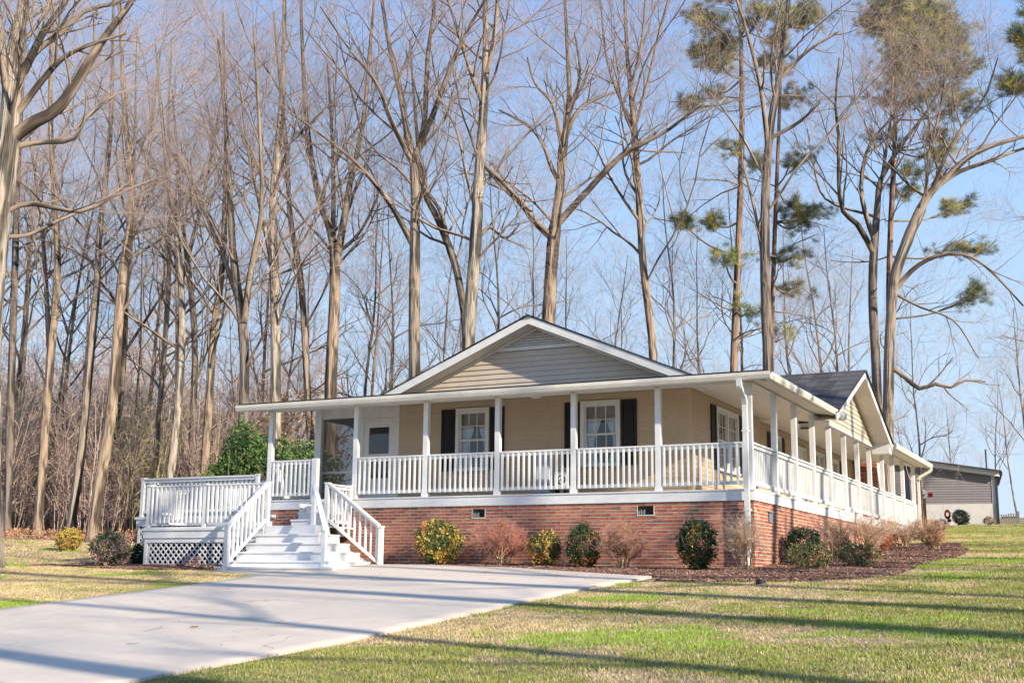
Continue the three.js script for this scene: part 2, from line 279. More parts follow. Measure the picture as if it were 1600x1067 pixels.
{ // brick foundation: recessed mortar core, individual bricks in front of it
  const f = grp('foundation', house);
  const core = new GB();
  core.box(XL + .008, -6.06, -.35, BT, -.25, -.0025); core.box(-5.74, -2.36, -.35, BT, -.25, -.0025); core.box(-2.0, -.0025, -.35, BT, -.25, -.0025); for (const [a, b] of [[-6.06, -5.74], [-2.36, -2.0]]) { core.box(a, b, -.35, 1.045, -.25, -.0025); core.box(a, b, 1.235, BT, -.25, -.0025); } core.box(XL + .26, -.26, -.35, BT - .003, -1.2, -1.0); core.box(-.25, -.0026, -.35, BT - .001, ZB + .01, -.25);
  core.box(XL + .008, XL + .25, -.35, BT - .002, -5, -.25);
  mesh('mortar_core', core.geo(), mMortar, f);
  const CH = .0677, BL = .203, J = .014, list = [];
  const vents = [[-6.06, -5.74], [-2.36, -2.0], [-10.6, -10.6]];
  const vy0 = 1.045, vy1 = 1.235;
  for (let side = 0; side < 2; side++) {
    const len = side ? -ZB : -XL;
    for (let k = 0; k < 23; k++) {
      const y1 = BT - .004 - k * CH, y0 = y1 - CH + J;
      let a = (k % 2 ? .5 * (BL + J) : 0);
      let cells = []; if (a > 0) cells.push([0, a - J]);
      for (; a < len - .02; a += BL + J) cells.push([a, Math.min(len, a + BL)]);
      for (let [s, e] of cells) {
        if (e - s < .03) continue;
        const mid = (s + e) / 2, gy = side ? ground(.05, -mid) : ground(-mid, .05);
        if (y1 < gy - .06) continue;
        let pieces = [[s, e]];
        if (!side && y1 > vy0 - .001 && y0 < vy1 + .001) for (const [v0, v1] of vents) { const q = []; for (const [c, d] of pieces) { if (d <= -v1 || c >= -v0) q.push([c, d]); else { if (c < -v1 - .03) q.push([c, -v1]); if (d > -v0 + .03) q.push([-v0, d]); } } pieces = q; }
        for (const [c, d] of pieces) list.push({ side, a: c, b: d, y: (y0 + y1) / 2, h: y1 - y0, mid: (c + d) / 2 });
      }
    }
  }
  const geoCache = {}, rb = RNG(7);
  // the 300 bricks that show largest (round the near corner) are single parts, the rest one field
  for (const b of list) { const p = b.side ? V(0, b.y, -b.mid) : V(-b.mid, b.y, 0); const d = p.clone().sub(camera.position); const vis = b.side ? Math.abs(d.x) : Math.abs(d.z); b.score = vis / Math.pow(d.length(), 3) * (b.b - b.a) * (b.side ? 1 : 1); }
  list.sort((p, q) => q.score - p.score);
  const fields = brickMats.map(() => []);
  list.forEach((b, i) => {
    const rr = rb(), mi = rr < .24 ? 0 : rr < .45 ? 1 : rr < .63 ? 2 : rr < .76 ? 3 : rr < .9 ? 4 : rr < .955 ? 5 : 6, L = Math.round((b.b - b.a) * 200) / 200, proud = .0005 + .003 * rb();
    const key = L.toFixed(3) + '_' + b.side;
    geoCache[key] ||= b.side ? new GB().box(-.05, 0, -b.h / 2, b.h / 2, -L / 2, L / 2).geo() : new GB().box(-L / 2, L / 2, -b.h / 2, b.h / 2, -.05, 0).geo();
    if (i < 300) { const m = mesh('brick', geoCache[key], brickMats[mi], f); m.position.set(b.side ? proud : -b.mid, b.y, b.side ? -b.mid : proud); }
    else { const g = geoCache[key].clone(); g.translate(b.side ? proud : -b.mid, b.y, b.side ? -b.mid : proud); fields[mi].push(g); }
  });
  const all = [], cols = [];
  fields.forEach((gs, mi) => gs.forEach(g => { all.push(g); const n = g.attributes.position.count; const c = new Float32Array(n * 3), t = .93 + .14 * rb(); for (let k = 0; k < n; k++) { c[k * 3] = brickCols[mi][0] * t; c[k * 3 + 1] = brickCols[mi][1] * t; c[k * 3 + 2] = brickCols[mi][2] * t; } g.setAttribute('color', new THREE.BufferAttribute(c, 3)); }));
  const bf = mesh('brick_field', mergeGeometries(all), new THREE.MeshStandardMaterial({ vertexColors: true, roughness: .9, map: tBrick, bumpMap: tBrick, bumpScale: .003 }), f); bf.userData.kind = 'stuff';
  for (const [a, b] of vents.slice(0, 2)) { // crawl space vents
    const v = grp('foundation_vent', house);
    const fr = new GB(); fr.box(a, b, vy0 - .004, vy0 + .014, -.006, .012); fr.box(a, a + .012, vy0 + .014, vy1, -.006, .008); fr.box(b - .012, b, vy0 + .014, vy1, -.006, .008); mesh('vent_frame', fr.geo(), mGutter, v);
    for (let k = 0; k < 5; k++) { const y = vy0 + .035 + k * .033; mesh('louver', new GB().prism([V(a + .013, y, -.003), V(a + .013, y - .012, .007), V(a + .013, y - .010, .008), V(a + .013, y + .003, -.002)], V(b - a - .026, 0, 0)).geo(), mBlack, v); }
    const dm = new GB(); for (let k = 0; k < 4; k++) { const x = a + .05 + k * .035; dm.box(x, x + .012, vy0 + .02, vy0 + .10 + .02 * (k % 2), -.002, .0105); } mesh('damper_bars', dm.geo(), M(.38, .38, .40), v);
  }
  mesh('hose_outlet', new GB().box(-11.27, -11.13, 1.12, 1.20, .006, .03).box(-11.22, -11.18, 1.145, 1.175, .03, .06).geo(), mWhite, house);
  const sv = grp('side_vent', house); mesh('vent_cover', new GB().box(.006, .03, .93, 1.14, -1.25, -1.0).geo(), M(.16, .17, .20), sv); mesh('vent_lip', new GB().box(.03, .05, 1.12, 1.15, -1.26, -.99).geo(), M(.16, .17, .20), sv);
}
{ // porch floor and fascia boards
  mesh('porch_floor', new GB().box(XL + .02, -.012, BT + .06, FL - .004, WZ, -.012).box(WX2, -.0121, BT + .06, FL - .0045, ZB + .02, WZ).box(XL + .02, WLX, BT + .06, FL - .0046, -5, WZ).geo(), mDeckW, house);
  let x = XL; const cuts = [-11.45, -8.0, -4.35, -.02 + .02];
  for (let k = 0; k < 3; k++) mesh('fascia_board', new GB().box(cuts[k] + .0015, cuts[k + 1] - .0015 + (k === 2 ? .031 : 0), BT + .004, FL - .03, -.01, .028).geo(), mWhite, house);
  for (let k = 0; k < 5; k++) { const a = -.01 - k * 3.888, b = a - 3.885; mesh('fascia_board', new GB().box(-.01, .029, BT + .0045, FL - .0305, b, a).geo(), mWhite, house); }
  mesh('fascia_board', new GB().box(XL - .03, XL + .005, BT + .004, FL - .03, -4.9, .028).geo(), mWhite, house);
  // nosing of the floor boards
  for (let k = 0; k < 3; k++) mesh('floor_nosing', new GB().box(cuts[k] + .001, cuts[k + 1] - .001 + (k === 2 ? .045 : 0), FL - .028, FL, -.15, .045).geo(), mDeckW, house);
  for (let k = 0; k < 5; k++) { const a = -.152 - k * 3.86, b = a - 3.858; mesh('floor_nosing', new GB().box(-.15, .0455, FL - .0285, FL - .0005, b, a).geo(), mDeckW, house); }
}
const frontPosts = [-11.4, -9.05, -7.25, -5.5, -3.75, -1.92, -.065], sidePosts = [-1.93, -3.62, -5.3, -7.0, -8.72, -10.35, -12.0, -13.9, -15.55, -17.35, -19.38];
const ceilY = d => EY - .115 + SL * d;       // ceiling height at a distance d in from the eave
{ // posts
  const pb = .055;
  const post = (x, z) => {
    const d = Math.min(EO - z, EO - x); const g = grp('porch_post', house);
    mesh('shaft', new GB().box(x - pb, x + pb, FL + .001, ceilY(d) + .03, z - pb, z + pb).geo(), mWhite, g);
    mesh('post_base', new GB().box(x - pb - .012, x + pb + .012, FL + .0005, FL + .09, z - pb - .012, z + pb + .012).geo(), mWhite, g);
  };
  frontPosts.forEach(x => post(x, -.075)); sidePosts.forEach(z => post(-.075, z));
}
function railing(name, parent, a, b, y0, y1, opt = {}) { // rail between two points (y0,y1 = floor level at the ends)
  const g = grp(name, parent), h = opt.h ?? .91, d = b.clone().sub(a), L = Math.hypot(d.x, d.z);
  const P = (t, y) => V(lerp(a.x, b.x, t), lerp(y0, y1, t) + y, lerp(a.z, b.z, t));
  const mt = opt.mat || mWhite;
  mesh('top_rail', new GB().plumb(P(0, h - .018), P(1, h - .018), .11, .034).geo(), mt, g);
  mesh('sub_rail', new GB().plumb(P(0, h - .07), P(1, h - .07), .038, .066).geo(), mt, g);
  mesh('bottom_rail', new GB().plumb(P(0, .13), P(1, .13), .038, .068).geo(), mt, g);
  const n = Math.max(2, Math.round(L / (opt.gap || .125))), rise = (y1 - y0) / n, dir = V(d.x, 0, d.z).normalize();
  const bl = new GB(), w = .0195, s = V(-dir.z, 0, dir.x);
  { const o = V(0, 0, 0).addScaledVector(s, .0385), c = [[-w, -w], [w, -w], [w, w], [-w, w]].map(([i, j]) => V(0, 0, 0).addScaledVector(dir, i).addScaledVector(s, j)); bl.prism(c.map(q => q.clone().setY(.095)), V(0, h - .135, 0)); }
  const geo = bl.geo(), off = opt.out ?? 1;
  for (let k = 0; k < n; k++) { const t = (k + .5) / n, m = mesh('baluster', geo, mt, g); m.position.set(lerp(a.x, b.x, t) + s.x * .0388 * off, lerp(y0, y1, t), lerp(a.z, b.z, t) + s.z * .0388 * off); }
  return g;
}
for (let k = 1; k < frontPosts.length - 1; k++) railing('porch_railing', house, V(frontPosts[k] + .063, 0, -.075), V(frontPosts[k + 1] - .063, 0, -.075), FL, FL, { out: 1 });
railing('porch_railing', house, V(-11.337, 0, -.075), V(-10.22, 0, -.075), FL, FL);
{ const g = grp('newel_post', house); mesh('shaft', new GB().box(-10.2, -10.07, FL + .001, FL + .93, -.14, -.01).geo(), mWhite, g); }
{ let z0 = -.14; for (const z of sidePosts) { railing('porch_railing', house, V(-.075, 0, z0), V(-.075, 0, z + .063), FL, FL, { out: -1 }); z0 = z - .063; } }
railing('porch_railing', house, V(XL + .075, 0, -1.92), V(XL + .075, 0, -.14), FL, FL, { out: 1 });
{ // porch ceiling, soffit panels, roof deck, gutters
  const th = .10, zE = ZB - .25, xe = -12.0;
  const inX = -2.6, inZ = -2.6;
  const cy = (x, z, front) => ceilY(front ? EO - z : EO - x);
  const slab = (pts, fn, t, name, mat) => mesh(name, new GB().prism(pts.map(([x, z]) => V(x, fn(x, z), z)), V(0, t, 0)).geo(), mat, house);
  const ov = .0; // ceiling behind the posts
  slab([[-.02, -.02], [xe, -.02], [xe, inZ], [inZ, inZ]], (x, z) => cy(x, z, true), .02, 'porch_ceiling', mSoffit);
  slab([[-.0201, -.0202], [inX, inZ - .001], [inX, zE], [-.0201, zE]], (x, z) => cy(x, z, false), .02, 'porch_ceiling', mSoffit);
  slab([[xe, inZ], [WLX, inZ], [WLX, -5.4], [xe, -5.4]], () => cy(0, inZ, true), .02, 'porch_ceiling', mSoffit);
  const rs = RNG(5);
  for (let x = xe + .02; x < -.05; x += .305) { const x1 = Math.min(x + .297, -.02); const e = .002 * rs(); slab([[x, -.022], [x1, -.022], [x1, EO - .01], [x, EO - .01]], (a, z) => cy(a, z, true) - e, .018, 'soffit_panel', mSoffit); }
  for (let z = -.06; z > zE + .05; z -= .305) { const z1 = Math.max(z - .297, zE); const e = .002 * rs(); if (z < -6.2 && z > -11.95) continue; slab([[-.022, z1], [EO - .01, z1], [EO - .01, z], [-.022, z]], (x, a) => cy(x, a, false) - e, .018, 'soffit_panel', mSoffit); }
  slab([[-.02, -.02], [-.02, EO - .01], [EO - .011, EO - .01], [EO - .011, -.02]], (x, z) => Math.max(cy(x, z, true), cy(x, z, false)) - .001, .018, 'corner_soffit', mSoffit);
  // header trim between the posts
  mesh('porch_header', new GB().box(XL - .05, -.012, ceilY(EO) - .05, ceilY(EO) + .012, -.15, -.02).geo(), mVinylW, house);
  mesh('porch_header', new GB().box(-.15, -.0125, ceilY(EO) - .035, ceilY(EO) + .011, ZB, -.15).geo(), mVinylW, house);
  // eave fascia and gutters
  const gp = (d, y) => [[d - .001, y - .125], [d + .07, y - .125], [d + .10, y - .06], [d + .105, y], [d + .092, y], [d + .088, y - .055], [d + .06, y - .112], [d - .001, y - .112]];
  mesh('eave_fascia', new GB().box(xe, EO, EY - .14, EY + .02, EO - .012, EO + .012).geo(), mVinylW, house);
  for (const [za, zb] of [[-6.3, EO - .0125], [zE, -12.3]]) mesh('eave_fascia', new GB().box(EO - .012, EO + .0121, EY - .1405, EY + .0195, za, zb).geo(), mVinylW, house);
  mesh('gutter', new GB().prism(gp(EO + .013, EY).map(([z, y]) => V(xe - .02, y, z)), V(EO + .13 - xe, 0, 0)).geo(), mGutter, house);
  mesh('gutter', new GB().prism(gp(EO + .013, EY).map(([x, y]) => V(x, y, -6.35)), V(0, 0, EO + 6.35)).geo(), mGutter, house);
  mesh('gutter', new GB().prism(gp(EO + .013, EY).map(([x, y]) => V(x, y, zE - .02)), V(0, 0, -12.35 - zE)).geo(), mGutter, house);
  const hang = new GB(); for (let z = -13; z > zE; z -= 1.0) hang.box(EO + .015, EO + .117, EY - .008, EY + .006, z - .03, z); for (let z = -.6; z > -6; z -= 1.2) hang.box(EO + .015, EO + .117, EY - .008, EY + .006, z - .03, z); mesh('gutter_hangers', hang.geo(), mMetal, house);
  mesh('end_fascia', new GB().prism([V(xe, EY - .13, EO), V(xe, EY + .03, EO), V(xe, EY + .03 + SL * 3, EO - 3), V(xe, EY - .13 + SL * 3, EO - 3)], V(-.03, 0, 0)).geo(), mVinylW, house);
  // shed roof over the porch, laid in courses
  const roof = grp('porch_roof', house), cs = .14, W0 = EO + .04;
  const ry = d => EY + .035 + SL * d;
  mesh('roof_deck', new GB().prism([V(xe, ry(0) - .03, EO), V(EO, ry(0) - .03, EO), V(inZ, ry(EO - inZ) - .03, inZ), V(xe, ry(EO - inZ) - .03, inZ)], V(0, .024, 0)).prism([V(EO, ry(0) - .03, EO), V(EO, ry(0) - .03, -6.3), V(-.05, ry(EO + .05) - .03, -6.3), V(-.05, ry(EO + .05) - .03, -12.3), V(EO, ry(0) - .03, -12.3), V(EO, ry(0) - .03, zE), V(inX, ry(EO - inX) - .03, zE), V(inX, ry(EO - inX) - .03, inZ)], V(0, .023, 0)).prism([V(xe, ry(3) - .03, inZ), V(WLX, ry(3) - .03, inZ), V(WLX, ry(3) - .03, -5.4), V(xe, ry(3) - .03, -5.4)], V(0, .022, 0)).geo(), mShingles[1], roof);
  for (let k = 0; k < 20; k++) {
    const d0 = k * cs - .04, d1 = d0 + cs + .04, e = EO - d0, f = EO - d1, y0 = ry(d0) + .006, y1 = ry(d1) + .001;
    mesh('shingle_course', new GB().prism([V(xe - .02, y0, e), V(e, y0, e), V(f, y1, f), V(xe - .02, y1, f)], V(0, .007, 0)).geo(), mShingles[k % 3], roof);
    for (const [za, zb] of k < 4 ? [[e, -6.3], [-12.3, zE - .02]] : [[e, zE - .02]]) mesh('shingle_course', new GB().prism([V(e, y0 + .0005, za), V(e, y0 + .0005, zb), V(f, y1 + .0005, zb), V(f, y1 + .0005, za === e ? f : za)], V(0, .007, 0)).geo(), mShingles[(k + 1) % 3], roof);
  }
}
{ // downspouts
  const ds = grp('downspout', house), tb = (pts, w, d) => { const g = new GB(); for (let i = 0; i < pts.length - 1; i++) g.bar(pts[i], pts[i + 1], w, d, V(1, 0, 0)); return g.geo(); };
  mesh('outlet_elbow', tb([V(-.09, EY - .12, .49), V(-.09, EY - .25, .47), V(-.09, EY - .42, .20), V(-.09, EY - .55, .125)], .075, .1), mVinylW, ds);
  mesh('pipe', new GB().box(-.14, -.045, .15, EY - .53, .088, .163).geo(), mVinylW, ds);
  mesh('shoe', tb([V(-.09, .18, .125), V(-.09, .06, .28)], .075, .095), mVinylW, ds);
  for (const y of [2.6, 1.1]) mesh('strap', new GB().box(-.155, -.03, y, y + .03, .03, .1675).geo(), mVinylW, ds);
  const d2 = grp('downspout', house);
  mesh('pipe', new GB().box(.02, .1, 1.2, EY - .5, ZB - .2, ZB - .12).geo(), mGutter, d2);
  mesh('outlet_elbow', tb([V(.47, EY - .11, ZB - .2), V(.47, EY - .22, ZB - .19), V(.1, EY - .42, ZB - .16), V(.06, EY - .55, ZB - .16)], .08, .08), mGutter, d2);
}
// ---- lap siding walls with openings
function lapWall(parent, name, mats, len, y0, topFn, openings, xf, exp = .105, rr = R, tk = .02) { // local x 0..len, y up, z out; xf(geometry) places it
  let k = 0;
  for (let y = y0; ; y += exp, k++) {
    const yt = y + exp + .012; let segs = [[0, len]];
    const lim = topFn(y + exp * .5); if (!lim) break;
    segs = [[Math.max(0, lim[0]), Math.min(len, lim[1])]];
    for (const [a, b, c, d] of openings) if (y + exp > c && y < d) { const q = []; for (const [s, e] of segs) { if (e <= a || s >= b) q.push([s, e]); else { if (s < a) q.push([s, a]); if (e > b) q.push([b, e]); } } segs = q; }
    for (const [s, e] of segs) { if (e - s < .02) continue;
      const g = new GB().prism([V(s + .001, y, .004), V(s + .001, y, tk), V(s + .001, y + .012, tk + .001), V(s + .001, yt, .0055), V(s + .001, yt, .004)], V(e - s - .002, 0, 0)).geo(); xf(g);
      mesh(name, g, mats[Math.floor(rr() * mats.length)], parent); }
  }
}
const toFront = (x0, z) => g => g.translate(x0, 0, z), toSide = (x, z0) => g => { g.rotateY(Math.PI / 2); g.translate(x, 0, z0); };
function windowUnit(parent, w, h, pos, turn, o = {}) { // casing outer size w x h, origin at the lower centre of the casing
  const g = grp('window', parent); g.position.copy(pos); g.rotation.y = turn;
  const c = .085, n = o.n || 1, cw = (w - 2 * c - (n - 1) * .09) / n;
  const cs = new GB(); cs.box(-w / 2, w / 2, h - c, h, .0, .045); cs.box(-w / 2, -w / 2 + c, .05, h - c, .0, .0445); cs.box(w / 2 - c, w / 2, .05, h - c, .0, .0445); cs.box(-w / 2 - .015, w / 2 + .015, 0, .05, .0, .07);
  for (let i = 1; i < n; i++) { const x = -w / 2 + c + i * cw + (i - 1) * .09; cs.box(x, x + .09, .05, h - c, .0, .0443); }
  mesh('casing', cs.geo(), mVinylW, g);
  const lb = new GB(); // jamb liner closing the wall thickness
  lb.box(-w / 2 + c - .02, -w / 2 + c, .05, h - c, -.13, -.001); lb.box(w / 2 - c, w / 2 - c + .02, .05, h - c, -.13, -.001); lb.box(-w / 2 + c - .02, w / 2 - c + .02, h - c, h - c + .02, -.13, -.0012); lb.box(-w / 2 + c - .02, w / 2 - c + .02, .03, .05, -.13, -.0012);
  mesh('jamb', lb.geo(), mVinylW, g);
  for (let i = 0; i < n; i++) {
    const x0 = -w / 2 + c + i * (cw + .09), x1 = x0 + cw, ym = (.05 + h - c) / 2;
    for (const [ya, yb, z] of [[ym - .018, h - c, .0], [.05, ym + .018, -.032]]) {
      const s = .04, fr = new GB(); fr.box(x0, x1, yb - s, yb, z - .03, z + .002); fr.box(x0, x1, ya, ya + s, z - .03, z + .002); fr.box(x0, x0 + s, ya + s, yb - s, z - .03, z + .0015); fr.box(x1 - s, x1, ya + s, yb - s, z - .03, z + .0015); mesh('sash', fr.geo(), mVinylW, g);
      const gx0 = x0 + s, gx1 = x1 - s, gy0 = ya + s, gy1 = yb - s, nx = 3, ny = 2, mu = .016, mg = new GB();
      for (let k = 1; k < nx; k++) { const x = lerp(gx0, gx1, k / nx); mg.box(x - mu / 2, x + mu / 2, gy0, gy1, z - .018, z - .003); }
      for (let k = 1; k < ny; k++) { const y = lerp(gy0, gy1, k / ny); mg.box(gx0, gx1, y - mu / 2, y + mu / 2, z - .0178, z - .0032); }
      mesh('muntin', mg.geo(), mVinylW, g);
      for (let a = 0; a < nx; a++) for (let b = 0; b < ny; b++) { const p = mesh('pane', new THREE.PlaneGeometry((gx1 - gx0) / nx - mu + .004, (gy1 - gy0) / ny - mu + .004), mGlass, g); p.position.set(lerp(gx0, gx1, (a + .5) / nx), lerp(gy0, gy1, (b + .5) / ny), z - .011); }
    }
  }
  return g;
}
function shutter(parent, w, h, pos, turn, mat = mBlack) {
  const g = grp('shutter', parent); g.position.copy(pos); g.rotation.y = turn;
  const s = .05, fr = new GB(); fr.box(-w / 2, -w / 2 + s, 0, h, .019, .05); fr.box(w / 2 - s, w / 2, 0, h, .019, .05); for (const [a, b] of [[0, .08], [h * .42, h * .42 + .07], [h - .07, h]]) fr.box(-w / 2 + s, w / 2 - s, a, b, .019, .0497); mesh('stile_frame', fr.geo(), mat, g);
  for (const [a, b] of [[.08, h * .42], [h * .42 + .07, h - .07]]) { const p = new GB(); p.box(-w / 2 + s, w / 2 - s, a, b, .019, .032); p.box(-w / 2 + s + .03, w / 2 - s - .03, a + .03, b - .03, .032, .042); mesh('raised_panel', p.geo(), mat, g); }
}
const W1 = [-7.135, .87], W2 = [-3.95, .94], WY = 2.235, WH = 1.455;
{ // front wall
  const ops = [[WLX, 0]].length && [W1, W2].map(([c, w]) => [c - w / 2 - WLX, c + w / 2 - WLX, WY, WY + WH]);
  const sh = new GB(), ys = [FL - .1, 4.05], xs = [WLX, W1[0] - W1[1] / 2 + .06, W1[0] + W1[1] / 2 - .06, W2[0] - W2[1] / 2 + .06, W2[0] + W2[1] / 2 - .06, WX];
  for (let k = 0; k < 5; k += 2) sh.box(xs[k], xs[k + 1], ys[0], ys[1], WZ - .14, WZ);
  for (const k of [1, 3]) { sh.box(xs[k], xs[k + 1], ys[0], WY + .04, WZ - .14, WZ); sh.box(xs[k], xs[k + 1], WY + WH - .06, ys[1], WZ - .14, WZ); }
  mesh('front_wall', sh.geo(), mSheath, house);
  const f = grp('front_siding', house);
  lapWall(f, 'siding_board', sidingMats, WX - WLX - .09, FL + .0, y => y < 3.84 ? [0, 99] : null, ops, toFront(WLX, WZ), .105);
  mesh('corner_trim', new GB().box(WX - .09, WX + .024, FL, 3.9, WZ + .0, WZ + .024).box(WX, WX + .0242, FL, 3.9, WZ - .09, WZ).geo(), mTan, house);
  for (const [c, w] of [W1, W2]) {
    windowUnit(house, w, WH, V(c, WY, WZ + .012), 0);
    for (const s of [-1, 1]) shutter(house, .36, WH - .02, V(c + s * (w / 2 + .205), WY + .01, WZ), 0);
  }
}
{ // side wall, stepped back behind the first room
  const ops1 = [[1.72, 3.42, WY, WY + WH]], w2 = -9.75, w3 = -14.75, dz = -12.55, dw = -17.0;
  const seg = (x, za, zb, holes) => { const sh = new GB(); let z = za; for (const [a, b, c, d] of holes) { sh.box(x - .14, x, FL - .1, 4.05, a, z); sh.box(x - .14, x, FL - .1, c, b, a); sh.box(x - .14, x, d, 4.05, b, a); z = b; } sh.box(x - .14, x, FL - .1, 4.05, zb, z); return sh.geo(); };
  const h1 = [[WZ - 1.72 - .06, WZ - 3.42 + .06, WY + .04, WY + WH - .06]];
  mesh('side_wall', seg(WX, WZ - .14, STEP, h1), mSheath, house);
  const hole = (c, w) => [c + w / 2 - .06, c - w / 2 + .06, WY + .04, WY + WH - .06];
  mesh('side_wall', seg(WX2, STEP, HB, [hole(w2, .95), [dz + .46, dz - .46, FL + .02, FL + 2.06], hole(w3, 1.45), hole(dw, .95)]), mSheath, house);
  const f = grp('side_siding', house);
  lapWall(f, 'siding_board', sidingMats, -STEP + WZ - .09, FL, y => y < 3.84 ? [0, 99] : null, [[ops1[0][0] - .09, ops1[0][1] - .09, WY, WY + WH]], toSide(WX, WZ - .09), .105);
  mesh('corner_trim', new GB().box(WX2, WX + .0241, FL, 3.9, STEP - .02, STEP).geo(), mTan, house);
  const L2 = STEP - .02 - HB, o2 = (c, w) => [STEP - .02 - c - w / 2, STEP - .02 - c + w / 2, WY, WY + WH];
  lapWall(f, 'siding_board', sidingMats, L2, FL, y => y < 3.84 ? [0, 99] : null, [o2(w2, .95), o2(w3, 1.45), o2(dw, .95), [STEP - .02 - dz - .52, STEP - .02 - dz + .52, 0, FL + 2.12]], toSide(WX2, STEP - .02), .105);
  const q = Math.PI / 2;
  windowUnit(house, 1.70, WH, V(WX + .012, WY, WZ - 2.57), q, { n: 2 });
  shutter(house, .36, WH - .02, V(WX, WY + .01, WZ - 1.50), q); shutter(house, .36, WH - .02, V(WX, WY + .01, WZ - 3.64), q);
  windowUnit(house, .95, WH, V(WX2 + .012, WY, w2), q); windowUnit(house, 1.45, WH, V(WX2 + .012, WY, w3), q, { n: 2 }); windowUnit(house, .95, WH, V(WX2 + .012, WY, dw), q);
  for (const [c, w] of [[w2, .95], [w3, 1.45], [dw, .95]]) for (const s of [-1, 1]) shutter(house, .36, WH - .02, V(WX2, WY + .01, c + s * (w / 2 + .2)), q);
  const d = grp('side_door', house); d.position.set(WX2, FL, dz); d.rotation.y = q;
  const fr = new GB(); fr.box(-.52, -.44, 0, 2.04, -.05, .045); fr.box(.44, .52, 0, 2.04, -.05, .045); fr.box(-.52, .52, 2.04, 2.12, -.05, .0452); mesh('door_frame', fr.geo(), mVinylW, d);
  mesh('door_slab', new GB().box(-.438, .438, .01, 2.035, -.05, -.005).box(-.3, .3, 1.1, 1.9, -.005, .008).box(-.3, .3, .2, .95, -.005, .008).geo(), mVinylW, d); mesh('door_knob', new THREE.SphereGeometry(.032, 12, 8).translate(.36, 1.0, .04), mMetal, d);
  mesh('step_beam', new GB().box(WX2 - .3, -.2, 3.80, 3.93, STEP - .05, STEP + .06).geo(), mVinylW, house);
  // house carcass: far walls, interior floor and ceiling
  const c = new GB(); c.box(WLX + .001, WX2 - .001, FL - .1, 4.05, HB - .001, HB + .14); c.box(WLX + .002, WLX + .14, FL - .1, 4.049, HB + .14, WZ - .141); mesh('rear_wall', c.geo(), mSheath, house);
  mesh('interior_ceiling', new GB().box(WLX + .15, WX2 - .15, 4.0, 4.04, HB + .15, WZ - .15).geo(), mInterior, house);
  mesh('interior_floor', new GB().box(WLX + .15, WX2 - .15, FL - .09, FL - .03, HB + .15, WZ - .15).geo(), mInterior, house);
  mesh('interior_wall', new GB().box(WLX + .16, WX - .16, FL - .03, 4.0, -5.6, -5.5).geo(), mInterior, house);
  mesh('side_room_wall', new GB().box(-4.6, -4.5, FL - .03, 4.0, HB + .2, -5.62).geo(), mInterior, house);
}
{ // front door with white surround, and the screened room beside it
  const x0 = -10.32, x1 = WLX - .001;
  mesh('door_surround', new GB().box(x0, x0 + .14, FL, 4.05, WZ - .12, WZ).box(x1 - .09, x1, FL, 4.05, WZ - .12, WZ + .02).box(x0 + .14, x1 - .09, 3.58, 4.05, WZ - .12, WZ - .0015).geo(), mVinylW, house);
  mesh('surround_trim', new GB().box(x0 + .14, x1 - .09, 3.585, 3.605, WZ, WZ + .014).geo(), mVinylW, house);
  const d = grp('front_door', house); d.position.set((x0 + .14 + x1 - .09) / 2, FL, WZ - .02);
  const w = (x1 - .09 - x0 - .14) / 2;
  const fr = new GB(); fr.box(-w, -w + .06, 0, 2.055, -.06, .03); fr.box(w - .06, w, 0, 2.055, -.06, .03); fr.box(-w + .06, w - .06, 2.0, 2.055, -.06, .0298); mesh('door_frame', fr.geo(), mVinylW, d);
  const gl = w - .2, st = new GB(); st.box(-w + .062, -gl, .01, 1.998, -.03, .012); st.box(gl, w - .062, .01, 1.998, -.03, .012); st.box(-gl, gl, 1.84, 1.998, -.03, .0118); st.box(-gl, gl, .01, .62, -.03, .0118); st.box(-gl, gl, 1.14, 1.20, -.03, .0118); mesh('door_stiles', st.geo(), mVinylW, d);
  mesh('upper_pane', new THREE.PlaneGeometry(gl * 2, .64).translate(0, 1.52, -.01), mGlass, d); mesh('lower_pane', new THREE.PlaneGeometry(gl * 2, .52).translate(0, .88, -.01), mGlass, d);
  mesh('door_handle', new GB().box(-w + .09, -w + .115, .92, 1.08, .012, .05).geo(), mMetal, d);
  mesh('entry_wall', new GB().box(x0, x1, FL, 4.0, -3.4, -3.34).box(x0, x0 + .06, FL, 4.0, -3.34, WZ - .121).geo(), mInterior, house);
  // screened room: columns, header, mesh panels
  const s = grp('screen_room', house), xa = -11.4;
  mesh('corner_column', new GB().box(xa - .09, xa + .09, FL, 3.9, WZ - .09, WZ + .09).geo(), mVinylW, s);
  mesh('corner_column', new GB().box(xa - .07, xa + .07, FL, 3.9, -5.17, -5.03).geo(), mVinylW, s);
  mesh('header', new GB().box(xa + .09, x0, 3.62, 3.9, WZ - .08, WZ + .04).geo(), mVinylW, s);
  mesh('header', new GB().box(xa - .06, xa + .06, 3.62, 3.9, -5.03, WZ - .09).geo(), mVinylW, s);
  mesh('mid_rail', new GB().box(xa + .09, x0, 2.28, 2.34, WZ - .05, WZ - .01).geo(), mMetal, s);
  mesh('screen_panel', new GB().quad(V(xa + .09, FL, WZ - .03), V(x0, FL, WZ - .03), V(x0, 3.62, WZ - .03), V(xa + .09, 3.62, WZ - .03)).geo(), mScreen, s);
  mesh('screen_panel', new GB().quad(V(xa, FL, -5.03), V(xa, FL, WZ - .09), V(xa, 3.62, WZ - .09), V(xa, 3.62, -5.03)).geo(), mScreen, s);
  mesh('rear_frame', new GB().box(xa + .07, WLX, 3.4, 3.9, -5.14, -5.06).box(-10.2, -10.08, FL, 3.4, -5.14, -5.06).box(xa + .07, WLX, FL, FL + .5, -5.14, -5.06).geo(), mVinylW, s);
}
